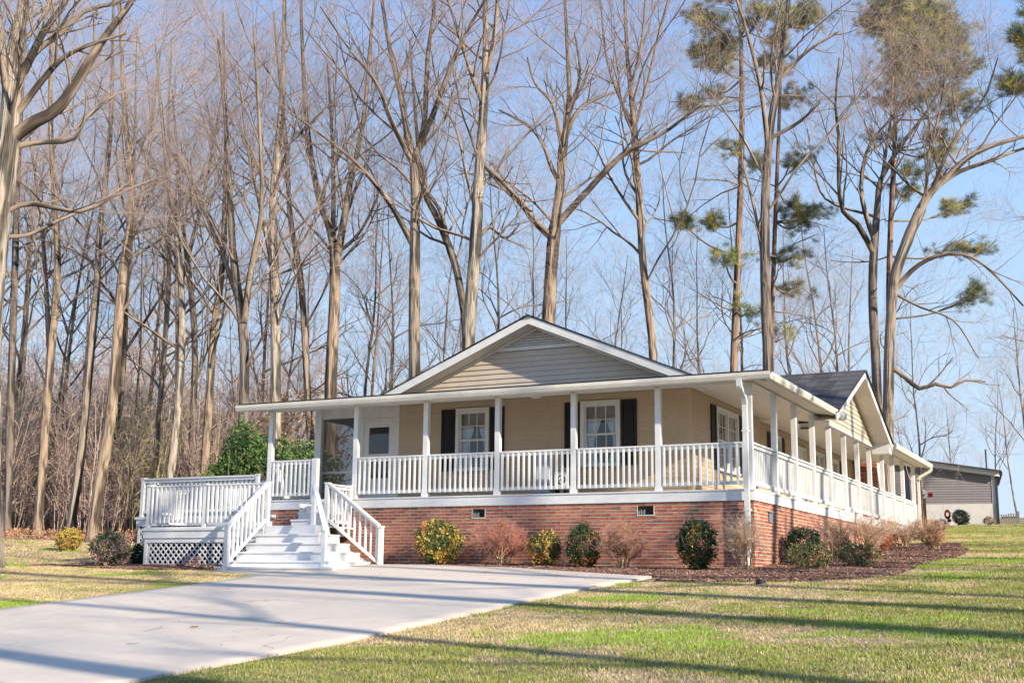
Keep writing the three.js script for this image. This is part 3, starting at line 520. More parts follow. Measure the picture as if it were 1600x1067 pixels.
{ // main gable on the front
  const RX = -5.5, RY = 5.66, S = .42, ZF = WZ + .48, ZK = HB - .4, hw = 3.95;
  const g = grp('front_gable', house);
  const wallTop = 5.50;
  mesh('gable_backing', new GB().prism([V(RX - 3.85, 3.98, WZ - .1), V(RX + 3.85, 3.98, WZ - .1), V(RX, 3.98 + 3.85 * S - .10, WZ - .1)], V(0, 0, .1)).geo(), mSheath, g);
  const yv = 5.03; // underside of the triangular vent
  lapWall(g, 'siding_board', gableMats, 8, 3.98, y => { const hwid = (5.44 - y) / S; return hwid > .05 && y < yv - .08 ? [4 - hwid - .05, 4 + hwid + .05] : null; }, [], toFront(RX - 4, WZ), .118, R, .028);
  const v = grp('gable_vent', g), vy = yv - .03, vw = (5.44 - vy) / S - .02;
  for (let k = 0; k < 6; k++) { const y = vy + .055 + k * .06, w2 = (5.41 - y) / S - .06; if (w2 < .1) break; mesh('vent_louver', new GB().prism([V(RX - w2, y, .005 + WZ), V(RX - w2, y + .05, .004 + WZ), V(RX - w2, y + .012, .05 + WZ), V(RX - w2, y, .05 + WZ)], V(2 * w2, 0, 0)).geo(), mVinylW, v); }
  mesh('vent_sill', new GB().box(RX - vw, RX + vw, vy - .045, vy + .035, WZ, WZ + .06).geo(), mVinylW, v);
  for (const s of [-1, 1]) { // rake soffit, rake board, roof slope
    const e = V(RX + s * hw, RY - hw * S, 0), a = V(RX, RY, 0);
    const rk = (y0, y1, z0, z1, nm, mt, par = g) => mesh(nm, new GB().prism([V(a.x, a.y + y0, z0), V(e.x, e.y + y0, z0), V(e.x, e.y + y1, z0), V(a.x, a.y + y1, z0)], V(0, 0, z1 - z0)).geo(), mt, par);
    rk(-.205, -.012, ZF, ZF + .03, 'rake_board', mVinylW); rk(-.20, -.175, WZ - .05, ZF, 'rake_soffit', mSoffit);
    const rb = new GB(); mesh('frieze_board', new GB().prism([V(a.x, a.y - .206, WZ + .02), V(e.x, e.y - .206, WZ + .02), V(e.x, e.y - .26, WZ + .02), V(a.x, a.y - .26, WZ + .02)], V(0, 0, .03)).geo(), mVinylW, g);
    const rf = grp('roof_slope', house);
    mesh('roof_deck', new GB().prism([V(a.x, a.y - .03, ZK), V(e.x, e.y - .03, ZK), V(e.x, e.y - .008, ZK), V(a.x, a.y - .008, ZK)], V(0, 0, ZF + .03 - ZK)).geo(), mShingles[1], rf);
    for (let k = 0; k < 30; k++) { const d0 = k * .14 - .05, d1 = d0 + .17; if (hw - d1 < -.02) break; const xa = RX + s * (hw - d0), xb = RX + s * Math.max(0, hw - d1), ya = RY - (hw - d0) * S, yb = RY - Math.max(0, hw - d1) * S; mesh('shingle_course', new GB().prism([V(xa, ya + .004, ZK - .02), V(xb, yb - .004, ZK - .02), V(xb, yb + .005, ZK - .02), V(xa, ya + .013, ZK - .02)], V(0, 0, ZF + .075 - ZK)).geo(), mShingles[k % 3], rf); }
  }
  mesh('ridge_cap', new GB().prism([V(RX - .14, RY - .045, ZK), V(RX, RY + .014, ZK), V(RX + .14, RY - .045, ZK), V(RX, RY + .03, ZK)].slice(0, 3), V(0, 0, ZF + .08 - ZK)).geo(), mShingles[0], house);
}
{ // cross gable over the side porch
  const RZ = -8.8, RY = 5.12, S = .425, XF = .49, XW = .03, hw = 3.55, XI = -4.4, xs = y => Math.min(EO, y > 4.05 ? -5.5 + (5.66 - y) / .42 - .12 : Math.max(-2.2, EO - (y - 3.715) / .13 - .12));
  const g = grp('side_gable', house);
  mesh('gable_backing', new GB().prism([V(XW - .1, 3.72, RZ + 3.3), V(XW - .1, 3.72, RZ - 3.3), V(XW - .1, 3.72 + 3.0 * S, RZ)], V(.1, 0, 0)).geo(), mSheath, g);
  lapWall(g, 'siding_board', gableMats, 8, 3.54, y => { const w = Math.min(3.35, (4.88 - y) / S); return w > .05 ? [4 - w - .03, 4 + w + .03] : null; }, [], toSide(XW, RZ + 4), .118, R, .028);
  mesh('gable_sill', new GB().box(XW - .12, XW + .03, 3.49, 3.54, RZ - 3.38, RZ + 3.38).geo(), mVinylW, g);
  for (const s of [-1, 1]) {
    const a = V(0, RY, RZ), e = V(0, RY - hw * S, RZ + s * hw);
    const rk = (y0, y1, x0, x1, nm, mt) => mesh(nm, new GB().prism([V(x0, a.y + y0, a.z), V(x0, e.y + y0, e.z), V(x0, e.y + y1, e.z), V(x0, a.y + y1, a.z)], V(x1 - x0, 0, 0)).geo(), mt, g);
    rk(-.19, -.012, XF, XF + .03, 'rake_board', mVinylW);
    const n = 12; for (let k = 0; k < n; k++) { const t0 = k / n, t1 = (k + 1) / n - .0012, p = (t, o) => V(XW - .02, lerp(a.y, e.y, t) + o, lerp(a.z, e.z, t)); mesh('soffit_panel', new GB().prism([p(t0, -.185), p(t1, -.185), p(t1, -.165), p(t0, -.165)], V(XF - XW + .02, 0, 0)).geo(), mSoffit, g); }
    // boxed return at the eave
    if (s < 0) mesh('eave_return', new GB().prism([V(XW, e.y - .19, e.z), V(XW, e.y - .19 + .38 * S, e.z - s * .38), V(XW, e.y - .30, e.z - s * .38), V(XW, e.y - .30, e.z)], V(XF - XW, 0, 0)).geo(), mVinylW, g);
    const rf = grp('roof_slope', house);
    { const pt = (x, y) => V(x, y - .03, RZ + s * (RY - y) / S); mesh('roof_deck', new GB().prism([pt(XF + .03, RY), pt(XF + .03, e.y), pt(EO + .02, e.y), pt(-2.1, 4.06), pt(xs(RY) + .1, RY)], V(0, .022, 0)).geo(), mShingles[1], rf); }
    for (let k = 0; k < 30; k++) { const d0 = k * .14 - .05, d1 = d0 + .17; if (hw - d1 < -.02) break; const h0 = hw - d0, h1 = Math.max(0, hw - d1); const x0 = xs(RY - h0 * S); mesh('shingle_course', new GB().prism([V(x0, RY - h0 * S + .004, RZ + s * h0), V(x0, RY - h1 * S - .004, RZ + s * h1), V(x0, RY - h1 * S + .005, RZ + s * h1), V(x0, RY - h0 * S + .013, RZ + s * h0)], V(XF + .075 - x0, 0, 0)).geo(), mShingles[(k * 2 + (s > 0 ? 1 : 0)) % 3], rf); }
  }
  mesh('ridge_cap', new GB().prism([V(-4.2, RY - .045, RZ - .14), V(-4.2, RY + .018, RZ), V(-4.2, RY - .045, RZ + .14)], V(XF + .08 + 4.2, 0, 0)).geo(), mShingles[0], house);
}
{ // lights under the porch ceiling
  const a = grp('dome_light', house), x = -4.95, z = -.75, y = ceilY(EO - z);
  mesh('light_base', new THREE.CylinderGeometry(.16, .17, .03, 20).translate(x, y - .012, z), mMetal, a); mesh('light_dome', new THREE.SphereGeometry(.14, 18, 8, 0, 6.2832, Math.PI / 2, Math.PI / 2).scale(1, .45, 1).translate(x, y - .027, z), mVinylW, a);
  const b = grp('box_light', house), bx = -.75, bz = -7.6, by = ceilY(EO - bx);
  mesh('light_base', new GB().box(bx - .15, bx + .15, by - .04, by + .02, bz - .15, bz + .15).geo(), mBlack, b); mesh('light_glass', new GB().box(bx - .12, bx + .12, by - .14, by - .04, bz - .12, bz + .12).geo(), mVinylW, b); mesh('light_frame', new GB().box(bx - .13, bx + .13, by - .16, by - .14, bz - .13, bz + .13).geo(), mBlack, b);
}
{ // brick chimney at the back of the side porch
  const c = grp('chimney', house); const x0 = -2.05, x1 = -1.3, z0 = -20.55, z1 = -19.9; mesh('chimney_core', new GB().box(x0, x1, FL - .3, 4.0, z0, z1).geo(), mMortar, c);
  const rb = RNG(3); for (let k = 0; k < 34; k++) for (let j = 0; j < 4; j++) { const y = FL + .02 + k * .0677, s = (k % 2) * .1; const a = Math.max(x0, x0 + j * .213 - s), b = Math.min(x1, x0 + j * .213 - s + .203); if (b - a > .04) mesh('brick', new GB().box(a, b, y, y + .058, z1 - .04, z1 + .008).geo(), brickMats[Math.floor(rb() * 5)], c); }
  const mNavy = M(.03, .035, .06, { roughness: .6 });
}
// curtains and blinds behind the front windows
for (const [c, w] of [W1, W2]) {
  const side = c < -5 ? 'beside the front door' : 'beside the porch corner';
  for (const s of [-1, 1]) {
    const g = new THREE.PlaneGeometry(1, 1, 40, 14), p = g.attributes.position, rr = RNG(Math.round(-c * 10) + s);
    for (let i = 0; i < p.count; i++) { const u = p.getX(i) + .5, v = p.getY(i) + .5, tie = 1 - .5 * Math.exp(-(((v - .38) / .25) ** 2)); const x = s * ((w / 2 - .09) - u * (w / 2 - .12) * tie * (.8 + .15 * v)); p.setXYZ(i, x, WY + .06 + v * (WH - .2), .022 * Math.sin(u * 34 + v * 1.5) + .01 * Math.sin(u * 13)); }
    g.computeVertexNormals(); g.translate(c, 0, WZ - .17);
    const m = mesh(numbered('curtain'), g, mCurtain, scene); tag(m, `pale blue tied back curtain inside the shuttered window ${side}`, 'curtain', `curtains ${side}`);
  }
  const b = thing('window_blind', `grey raised blind inside the shuttered window ${side}`, 'blind', [c, WY + WH - .1, WZ - .10]);
  const n = c < -5 ? 7 : 6; for (let k = 0; k < n; k++) mesh('slat', new GB().prism([V(-w / 2 + .11, -.03 - k * .042, .01), V(-w / 2 + .11, -.028 - k * .042, .011), V(-w / 2 + .11, -.068 - k * .042, -.012), V(-w / 2 + .11, -.07 - k * .042, -.013)], V(w - .22, 0, 0)).geo(), mBlind, b);
  mesh('head_rail', new GB().box(-w / 2 + .10, w / 2 - .10, -.03, .0, -.02, .02).geo(), mBlind, b);
}
{ // white cabinet standing on the porch
  const c = thing('porch_cabinet', 'plain pale grey panel cabinet standing on the porch between the windows', 'cabinet', [-4.72, FL, -.75]);
  mesh('body', new GB().box(-.19, .19, .06, .86, -.2, .2).geo(), M(.42, .45, .50), c); mesh('plinth', new GB().box(-.17, .17, 0, .06, -.18, .18).geo(), mBlack, c); mesh('door_panel', new GB().box(-.165, .165, .09, .83, .2, .212).geo(), M(.44, .47, .52), c);
  const f = thing('box_fan', 'small white square box with dark ring mark standing on the porch', 'fan', [-4.32, FL, -.72]);
  mesh('housing', new GB().box(-.14, .14, .2, .50, -.07, .05).geo(), mWhite, f); mesh('ring', new THREE.TorusGeometry(.085, .013, 8, 24).translate(.02, .34, .055), mBlack, f); for (const s of [-1, 1]) mesh('leg', new GB().box(s * .1 - .015, s * .1 + .015, 0, .2, -.1, .08).geo(), mBlack, f);
  mesh('hub', new THREE.CylinderGeometry(.025, .025, .02, 12).rotateX(Math.PI / 2).translate(.02, .34, .058), mBlack, f);
}
// ---------------------------------------------------------------- entry deck, ramp walk and wrap-round steps
{
  const deck = thing('entry_deck', 'white wooden entry deck with lattice skirting, wraparound steps and baluster rails', 'deck');
  const DL = .87, Z1 = 1.47, XA = -13.65, XS = -10.3, XR = -9.0, UP = 1.2, UXL = -15.25, UZ0 = -1.65, UZ1 = -.04;
  mesh('deck_joists', new GB().box(XA + .01, XR - .03, DL - .2, DL - .03, .04, Z1 - .05).geo(), mJoist, deck);
  for (let k = 0; k < 10; k++) { const z = .045 + k * .142; mesh('deck_board', new GB().box(XA - .03, z > .9 || z < .1 ? XR + .01 : XR + .01, DL - .028, DL + .001 * (k % 2), z, Math.min(z + .137, Z1 + .03)).geo(), mDeckW, deck); }
  mesh('fascia_board', new GB().box(XA - .03, XS - .02, DL - .24, DL - .032, Z1 - .018, Z1 + .014).geo(), mDeckW, deck);
  mesh('fascia_board', new GB().box(XA - .03, XA + .002, DL - .24, DL - .032, .04, Z1 - .019).geo(), mDeckW, deck);
  mesh('trim_board', new GB().box(XA - .06, XS - .02, DL - .075, DL - .033, Z1 + .015, Z1 + .04).geo(), mDeckW, deck);
  mesh('skirt_rail', new GB().box(XA, XS - .02, DL - .34, DL - .242, Z1 - .05, Z1 - .01).geo(), mDeckW, deck);
  const lattice = (p, x0, x1, y0, y1, z) => { // crossed slats clipped to a rectangle
    const s = .148, w = .030; for (const sg of [1, -1]) { const H2 = y1 - y0, L = x1 - x0; for (let c = -H2; c < L; c += s) {
      let a = [c, 0], b = [c + H2, H2]; if (a[0] < 0) a = [0, -c]; if (b[0] > L) b = [L, L - c]; if (b[0] - a[0] < .03) continue;
      const f = q => V(sg > 0 ? x0 + q[0] : x1 - q[0], y0 + q[1], z + (sg > 0 ? 0 : .009)); mesh('lattice_slat', new GB().bar(f(a), f(b), .0075, w, V(sg > 0 ? -1 : 1, 1, 0)).geo(), mDeckW, p); } } };
  const ga = x => ground(x, Z1) - .05;
  const la = grp('lattice_skirt', deck); lattice(la, XA + .08, -11.32, ga(-12.5), DL - .335, Z1 - .045); lattice(la, -11.14, XS - .03, ga(-10.7), DL - .335, Z1 - .045);
  mesh('skirt_post', new GB().box(XA, XA + .08, ga(-13.6), DL - .341, Z1 - .09, Z1 - .01).geo(), mDeckW, deck); mesh('skirt_post', new GB().box(-11.32, -11.14, ga(-11.2), DL - .341, Z1 - .09, Z1 - .012).geo(), mDeckW, deck); mesh('skirt_post', new GB().box(XS - .1, XS - .02, ga(-10.4), DL - .341, Z1 - .15, Z1 - .06).geo(), mDeckW, deck);
  mesh('added_dark_backing', new GB().box(XA + .02, XL - .04, -.25, DL - .205, .05, .07).box(XA + .02, XA + .04, -.25, DL - .205, .071, Z1 - .2).box(UXL + .08, XA + .3, -.25, UP - .23, UZ0 + .5, UZ0 + .52).geo(), mJoist, deck);  // unseen dark boards added so the lattice gaps read as shade
  // raised ramp walk behind, joining the porch floor
  mesh('walk_joists', new GB().box(UXL + .01, XL - .04, UP - .2, UP - .02, UZ0, UZ1 - .005).geo(), mJoist, deck); for (let k = 0; k < 11; k++) mesh('deck_board', new GB().box(UXL - .03, XL - .036, UP - .019, UP + .001 * (k % 2), UZ0 + k * .147, UZ0 + k * .147 + .142).geo(), mDeckW, deck);
  mesh('fascia_board', new GB().box(UXL - .035, XL - .034, UP - .22, UP - .022, UZ1 + .001, UZ1 + .03).geo(), mDeckW, deck); mesh('trim_board', new GB().box(UXL - .07, -13.3, UP - .06, UP + .0, UZ1 + .031, UZ1 + .06).geo(), mDeckW, deck);
  const lb = grp('lattice_skirt', deck); lattice(lb, UXL + .05, XA + .3, ground(-14.5, 0) - .05, UP - .22, UZ1 - .02);
  mesh('skirt_post', new GB().box(UXL, UXL + .06, ground(-15.2, 0) - .05, UP - .221, UZ1 - .07, UZ1 - .003).geo(), mDeckW, deck);
  mesh('ramp_curb', new GB().prism([V(XA + .3, DL + .02, .3), V(-11.0, DL + .02, .3), V(-11.0, DL + .16, .3), V(XA + .3, DL + .05, .3)], V(0, 0, .04)).geo(), mDeckW, deck);
  const newel = (x, z, y0, y1, w = .043) => { const g = grp('newel_post', deck); mesh('shaft', new GB().box(x - w, x + w, y0, y1 - .03, z - w, z + w).geo(), mDeckW, g); mesh('cap', new GB().box(x - w - .015, x + w + .015, y1 - .03, y1, z - w - .015, z + w + .015).geo(), mDeckW, g); };
  const zf = Z1 - .055;
  for (const x of [XA + .05, -12.0, XS]) newel(x, zf, DL + .001, DL + .95);
  const RL = (a, b, y0, y1, o = {}) => railing('deck_railing', deck, V(a[0], 0, a[1]), V(b[0], 0, b[1]), y0, y1, { mat: mDeckW, h: .93, ...o });
  RL([XA + .1, zf], [-12.05, zf], DL, DL); RL([-11.95, zf], [XS - .05, zf], DL, DL); RL([XA + .05, .15], [XA + .05, zf - .05], DL, DL, { out: -1 });
  for (const [x, z] of [[UXL + .05, UZ1 - .06], [UXL + .05, UZ0 + .06], [-13.4, UZ0 + .06], [-11.85, UZ0 + .06], [-11.75, UZ1 - .06]]) newel(x, z, UP + .001, UP + .95);
  newel(UXL + .38, UZ1 - .06, UP + .001, UP + .84, .035);
  RL([UXL + .1, UZ1 - .06], [-11.8, UZ1 - .06], UP, UP, { out: -1 }); RL([UXL + .1, UZ0 + .06], [-13.45, UZ0 + .06], UP, UP); RL([-13.35, UZ0 + .06], [-11.9, UZ0 + .06], UP, UP); RL([UXL + .05, UZ0 + .11], [UXL + .05, UZ1 - .11], UP, UP);
  // wrap-round steps, mitred at the corner
  const run = .245, rise = .188, zk = k => Z1 + run * k, xk = k => XR + .262 * k, ZE = .93;
  for (let k = 1; k <= 5; k++) {
    const y = k === 5 ? -.005 : DL - rise * k, th = .036, n = .02, xa = xk(k - 1) - .03, xb = xk(k) + n, za = zk(k - 1) - .03, zb = zk(k) + n;
    mesh('tread', new GB().prism([V(XS, y - th, za), V(xa, y - th, za), V(xb, y - th, zb), V(XS - .06 * k, y - th, zb)], V(0, th, 0)).geo(), mDeckW, deck);
    mesh('tread', new GB().prism([V(xa, y - th, ZE), V(xb, y - th, ZE), V(xb, y - th, zb + .0), V(xa, y - th, za)].map(p => p.setY(p.y - .0006)), V(0, th, 0)).geo(), mDeckW, deck);
    const yb = k === 5 ? -.30 : DL - rise * (k + 1) - .002;
    mesh('riser', new GB().box(XS - .05 * k, xk(k) - .002, yb, y - th - .001, zk(k) - .03, zk(k) - .004).geo(), mDeckW, deck);
    mesh('riser', new GB().box(xk(k) - .03, xk(k) - .0025, yb, y - th - .0012, ZE, zk(k) - .031).geo(), mDeckW, deck);
  }
  mesh('riser', new GB().box(XS, XR, DL - rise, DL - .03, Z1 - .015, Z1 - .004).geo(), mDeckW, deck); mesh('riser', new GB().box(XR - .02, XR - .004, DL - rise, DL - .03, ZE, Z1 - .016).geo(), mDeckW, deck);
  mesh('stair_cheek', new GB().prism([V(XS, -.3, Z1 - .03), V(XS, -.3, zk(5) - .05), V(XS, -.03, zk(5) - .05), V(XS, DL - .24, Z1 + .02), V(XS, DL - .24, Z1 - .03)], V(.03, 0, 0)).geo(), mDeckW, deck);
  mesh('stair_cheek', new GB().prism([V(XR - .03, -.3, ZE - .03), V(xk(5) - .05, -.3, ZE - .03), V(xk(5) - .05, -.03, ZE - .03), V(XR + .02, DL - .24, ZE - .03), V(XR - .03, DL - .03, ZE - .03)], V(0, 0, .028)).geo(), mDeckW, deck);
  // steps from the landing up to the porch floor
  for (let k = 1; k <= 3; k++) { const y = FL - k * .1625, z0 = .05 + (k - 1) * .26; mesh('tread', new GB().box(-10.1, -9.12, y - .035, y, z0, z0 + .285).geo(), mDeckW, deck); mesh('riser', new GB().box(-10.09, -9.13, y - .1625, y - .036, z0 + .235, z0 + .26).geo(), mDeckW, deck); }
  mesh('riser', new GB().box(-10.09, -9.13, FL - .16, FL - .03, .047, .06).geo(), mDeckW, deck);
  mesh('stair_cheek', new GB().box(-10.13, -10.101, DL, FL - .12, .05, .5).geo(), mDeckW, deck);
  // handrails
  newel(XS, 2.72, -.12, .83); RL([XS, zf + .05], [XS, 2.67], DL, -.06, { gap: .13 });
  newel(-9.06, .98, DL + .001, DL + .93); newel(-9.06, .12, DL + .001, DL + .93, .04); RL([-9.06, .165], [-9.06, .93], DL - .02, DL - .02);
  newel(-7.68, .98, -.12, .86); RL([-9.01, .98], [-7.73, .98], DL, -.03, { gap: .14, out: -1 });
  newel(-9.12, 1.38, DL + .001, DL + .86, .04); newel(-8.1, 2.42, -.15, .72, .043);
  mesh('hand_rail', new GB().plumb(V(-9.13, DL + .86, 1.37), V(-8.05, .74, 2.47), .10, .036).geo(), mDeckW, deck); mesh('hand_rail_apron', new GB().plumb(V(-9.09, DL + .79, 1.42), V(-8.13, .68, 2.38), .036, .08).geo(), mDeckW, deck);
}
// ---------------------------------------------------------------- grey outbuilding and the things round it
function rayZ(u, v, z) { const d = at(u, v, 1).sub(camera.position); return camera.position.clone().addScaledVector(d, (z - camera.position.z) / d.z); }
{
  const z0 = -40, b = thing('grey_outbuilding', 'grey lap sided outbuilding with white base wall and low sloping roof', 'building');
  const xr = rayZ(1556, 780, z0).x, xl = xr - 11, yb = ground(0, z0) - .15, y1 = rayZ(1500, 788, z0).y, S = .165;
  const ye = rayZ(1556, 741, z0).y, mG = [0, 1, 2].map(i => M(.245 + .012 * i, .225 + .012 * i, .235 + .012 * i, { roughness: .7, map: tPaint })), top = x => ye + S * (xr - x);
  mesh('body', new GB().prism([V(xl, yb, z0 - 7), V(xr, yb, z0 - 7), V(xr, top(xr), z0 - 7), V(xl + 5, top(xl + 5), z0 - 7), V(xl, top(xl + 5) - .7, z0 - 7)], V(0, 0, 7)).geo(), M(.22, .205, .21), b);
  mesh('base_wall', new GB().box(xl - .02, xr + .02, yb, y1, z0 + .001, z0 + .04).geo(), M(.72, .71, .70, { map: tConc }), b); mesh('base_wall', new GB().box(xr + .001, xr + .04, yb, y1 - .001, z0 - 7, z0).geo(), M(.72, .71, .70, { map: tConc }), b);
  const rr = RNG(17), f = grp('lap_siding', b); lapWall(f, 'siding_board', mG, 11, y1, y => y < top(xl + 6.5) ? [6 - 0, Math.min(11, 11 - (y + .05 - ye) / S)] : null, [], toFront(xl, z0), .118, rr, .03);
  mesh('corner_board', new GB().box(xr - .12, xr + .03, y1, ye, z0 + .001, z0 + .05).geo(), mVinylW, b);
  mesh('rake_board', new GB().plumb(V(xr + .25, top(xr + .25) + .02, z0 + .3), V(xl + 5, top(xl + 5) + .02, z0 + .3), .04, .24).geo(), mVinylW, b);
  mesh('rake_soffit', new GB().plumb(V(xr + .25, top(xr + .25) - .05, z0 + .14), V(xl + 5, top(xl + 5) - .05, z0 + .14), .279, .03).geo(), mVinylW, b);
  mesh('roof', new GB().plumb(V(xr + .35, top(xr + .35) + .17, z0 - 3.4), V(xl + 5, top(xl + 5) + .17, z0 - 3.4), 7.8, .06).geo(), mShingles[0], b);
  mesh('downspout', new GB().box(xr + .04, xr + .14, yb, ye + .1, z0 + .02, z0 + .12).geo(), M(.03, .033, .045), b); mesh('gutter', new GB().box(xr + .26, xr + .38, ye - .02, ye + .09, z0 - 7, z0 + .35).geo(), M(.03, .033, .045), b);
  const q = rayZ(1551, 736, z0 - 2); mesh('flue_pipe', new THREE.CylinderGeometry(.04, .04, 1.3, 10).translate(q.x, top(q.x) + .7, z0 - 2), M(.05, .05, .06), b);
  for (const [ua, ub, va] of [[1366, 1380, 722], [1413, 1425, 728]]) { const a = rayZ(ua, va, z0 + .03), c = rayZ(ub, 790, z0 + .03); mesh('dark_door', new GB().box(a.x, c.x, c.y, a.y, z0 + .03, z0 + .07).geo(), M(.03, .035, .07), b); }
  b.children.forEach(c => { c.position.x -= xr; c.position.z -= z0; }); b.position.set(xr, 0, z0); b.rotation.y = .12;
}
{ // bird house on a wooden post
  const z = -35, x = rayZ(1446, 800, z).x, y = ground(x, z), s = thing('bird_house', 'red and white bird house on a tan wooden post beside the porch end', 'bird house', [x, y, z]);
  const t = rayZ(1446, 779, z).y - y; mesh('post', new GB().box(-.06, .06, -.1, t, -.06, .06).geo(), mWoodPost, s);
  mesh('box', new GB().box(-.16, .16, t, t + .22, -.15, .15).geo(), mWhite, s); mesh('side_wing', new GB().box(.161, .36, t + .06, t + .24, -.1, .1).geo(), M(.55, .02, .04), s);
  mesh('roof', new GB().prism([V(-.2, t + .22, -.18), V(.2, t + .22, -.18), V(0, t + .4, -.18)], V(0, 0, .36)).geo(), M(.60, .60, .62), s); mesh('entrance', new THREE.CircleGeometry(.05, 14).translate(0, t + .13, .152), mBlack, s);
}
{ // picket fence by the outbuilding
  const z = -42, f = thing('picket_fence', 'weathered picket fence beside the grey outbuilding', 'fence'); const m = M(.20, .175, .16), xa = rayZ(1564, 800, z).x, xb = rayZ(1590, 800, z).x, yb = ground(0, z), yt = rayZ(1575, 803, z).y;
  for (let x = xa; x < xb; x += .11) mesh('picket', new GB().box(x, x + .07, yb - .02, yt + .03 * Math.sin(x * 9), z, z + .02).geo(), m, f); for (const y of [yb + .25, yt - .2]) mesh('rail', new GB().box(xa, xb, y, y + .08, z - .04, z - .001).geo(), m, f); mesh('post', new GB().box(xb, xb + .1, yb - .05, yt + .12, z - .08, z + .02).geo(), m, f);
}
{ // small yard things along the white base wall
  const z = -38.9; const rr = RNG(91);
  const s = thing('stone_pile', 'small pile of orange stones against the white base wall', 'stones', [rayZ(1455, 815, z).x, ground(0, z), z]);
  for (let k = 0; k < 9; k++) { const g = new THREE.IcosahedronGeometry(.11 + .07 * rr(), 1); g.scale(1.3, .7, 1); const m = mesh('stone', g, M(.50, .22 + .08 * rr(), .11), s); m.position.set((rr() - .5) * .6, .05 + .14 * rr() * (k > 4), (rr() - .5) * .3); m.rotation.y = rr() * 6; }
  const l = thing('garden_lantern', 'rust red ring shaped garden ornament on a stake by the dark bush', 'ornament', [rayZ(1483, 810, z).x, ground(0, z), z]); const mr = M(.28, .06, .05);
  mesh('stake', new THREE.CylinderGeometry(.02, .02, .35, 8).translate(0, .16, 0), mr, l); mesh('ring', new THREE.TorusGeometry(.13, .055, 8, 18).scale(.8, 1.25, 1).translate(-.04, .52, 0), mr, l); mesh('finial', new THREE.SphereGeometry(.09, 10, 8).translate(.03, .24, 0), mr, l);
}
{ // fallen leaf and a dark sprinkler cap
  const q = [-3.9, 11.2], lf = new THREE.CircleGeometry(.05, 7); lf.rotateX(-Math.PI / 2); const pp = lf.attributes.position; for (let i = 0; i < pp.count; i++) pp.setY(i, .008 * Math.sin(i * 2.1) + .01); const m = mesh('fallen_leaf', lf, new THREE.MeshStandardMaterial({ color: lin(.55, .25, .10), side: THREE.DoubleSide, roughness: .8 }), scene); m.position.set(q[0], ground(...q) + .037, q[1]); tag(m, 'single orange brown fallen leaf lying on the driveway', 'leaf');
  const g = new THREE.CylinderGeometry(.06, .10, .09, 14); const c = mesh('sprinkler_cap', g, mBlack, scene); const h = [1.25, 4.2]; c.position.set(h[0], ground(...h) + .04, h[1]); tag(c, 'small black cap sticking out of the lawn by the mulch edge', 'cap');
}
// ---------------------------------------------------------------- plants
const _m = new THREE.Matrix4();
function basis(dir, rollA, s, p, sx = s, sz = s) {
  const y = dir.clone().normalize(), ref = Math.abs(y.y) < .95 ? V(0, 1, 0) : V(1, 0, 0), x0 = ref.cross(y).normalize(), z0 = x0.clone().cross(y).normalize();
  const x = x0.clone().multiplyScalar(Math.cos(rollA)).addScaledVector(z0, Math.sin(rollA)), z = x.clone().cross(y);
  return new THREE.Matrix4().makeBasis(x.multiplyScalar(sx), y.clone().multiplyScalar(s), z.multiplyScalar(sz)).setPosition(p);
}
function rndDir(rr) { const a = rr() * 6.2832, y = rr() * 2 - 1, r = Math.sqrt(1 - y * y); return V(r * Math.cos(a), y, r * Math.sin(a)); }
function tilt(dir, ang, az) { const ref = Math.abs(dir.y) < .95 ? V(0, 1, 0) : V(1, 0, 0), s = ref.cross(dir).normalize(), q = dir.clone().cross(s).normalize(); return dir.clone().multiplyScalar(Math.cos(ang)).addScaledVector(s.multiplyScalar(Math.cos(az)).addScaledVector(q, Math.sin(az)), Math.sin(ang)).normalize(); }
function spray(seed, L, nSide, r, subs, droop = 0) { // a branchlet: stem with forking side twigs
  const rr = RNG(seed), tb = new TB(), dirs = V(0, 1, 0), pts = [V(0, 0, 0)], rad = [r]; const d = dirs.clone();
  for (let k = 1; k <= 4; k++) { d.addScaledVector(rndDir(rr), .14).normalize(); pts.push(pts[k - 1].clone().addScaledVector(d, L / 4)); rad.push(r * (1 - .19 * k)); }
  tb.tube(pts, rad, 3);
  for (let k = 0; k < nSide; k++) {
    const t = .12 + .86 * (k + rr() * .7) / nSide, s = Math.min(3, Math.floor(t * 4)), f = t * 4 - s, p = pts[s].clone().lerp(pts[s + 1], f), a = tilt(pts[s + 1].clone().sub(pts[s]).normalize(), .45 + .5 * rr(), k * 2.4 + rr()), l = L * (.52 - .3 * t) * (.6 + .7 * rr());
    const m = p.clone().addScaledVector(a, l * .5).addScaledVector(rndDir(rr), l * .06), e = p.clone().addScaledVector(a, l).addScaledVector(V(0, 1, 0), l * (.1 - droop)); tb.tube([p, m, e], [r * .6, r * .45, r * .25], 3);
    for (let j = 0; j < subs; j++) { const q = (j % 2 ? p.clone().lerp(m, .4 + .6 * rr()) : m.clone().lerp(e, .8 * rr())), b = tilt(a, .5 + .5 * rr(), rr() * 6.28), ll = l * (.25 + .4 * rr()); tb.tube([q, q.clone().addScaledVector(b, ll)], [r * .42, r * .22], 3); }
  }
  return tb.geo();
}
const sprays = [0, 1, 2, 3].map(i => spray(100 + i, 1.9, 9, .0048, 3));
const shrubSprays = [0, 1].map(i => spray(200 + i, .3, 8, .0042, 2));
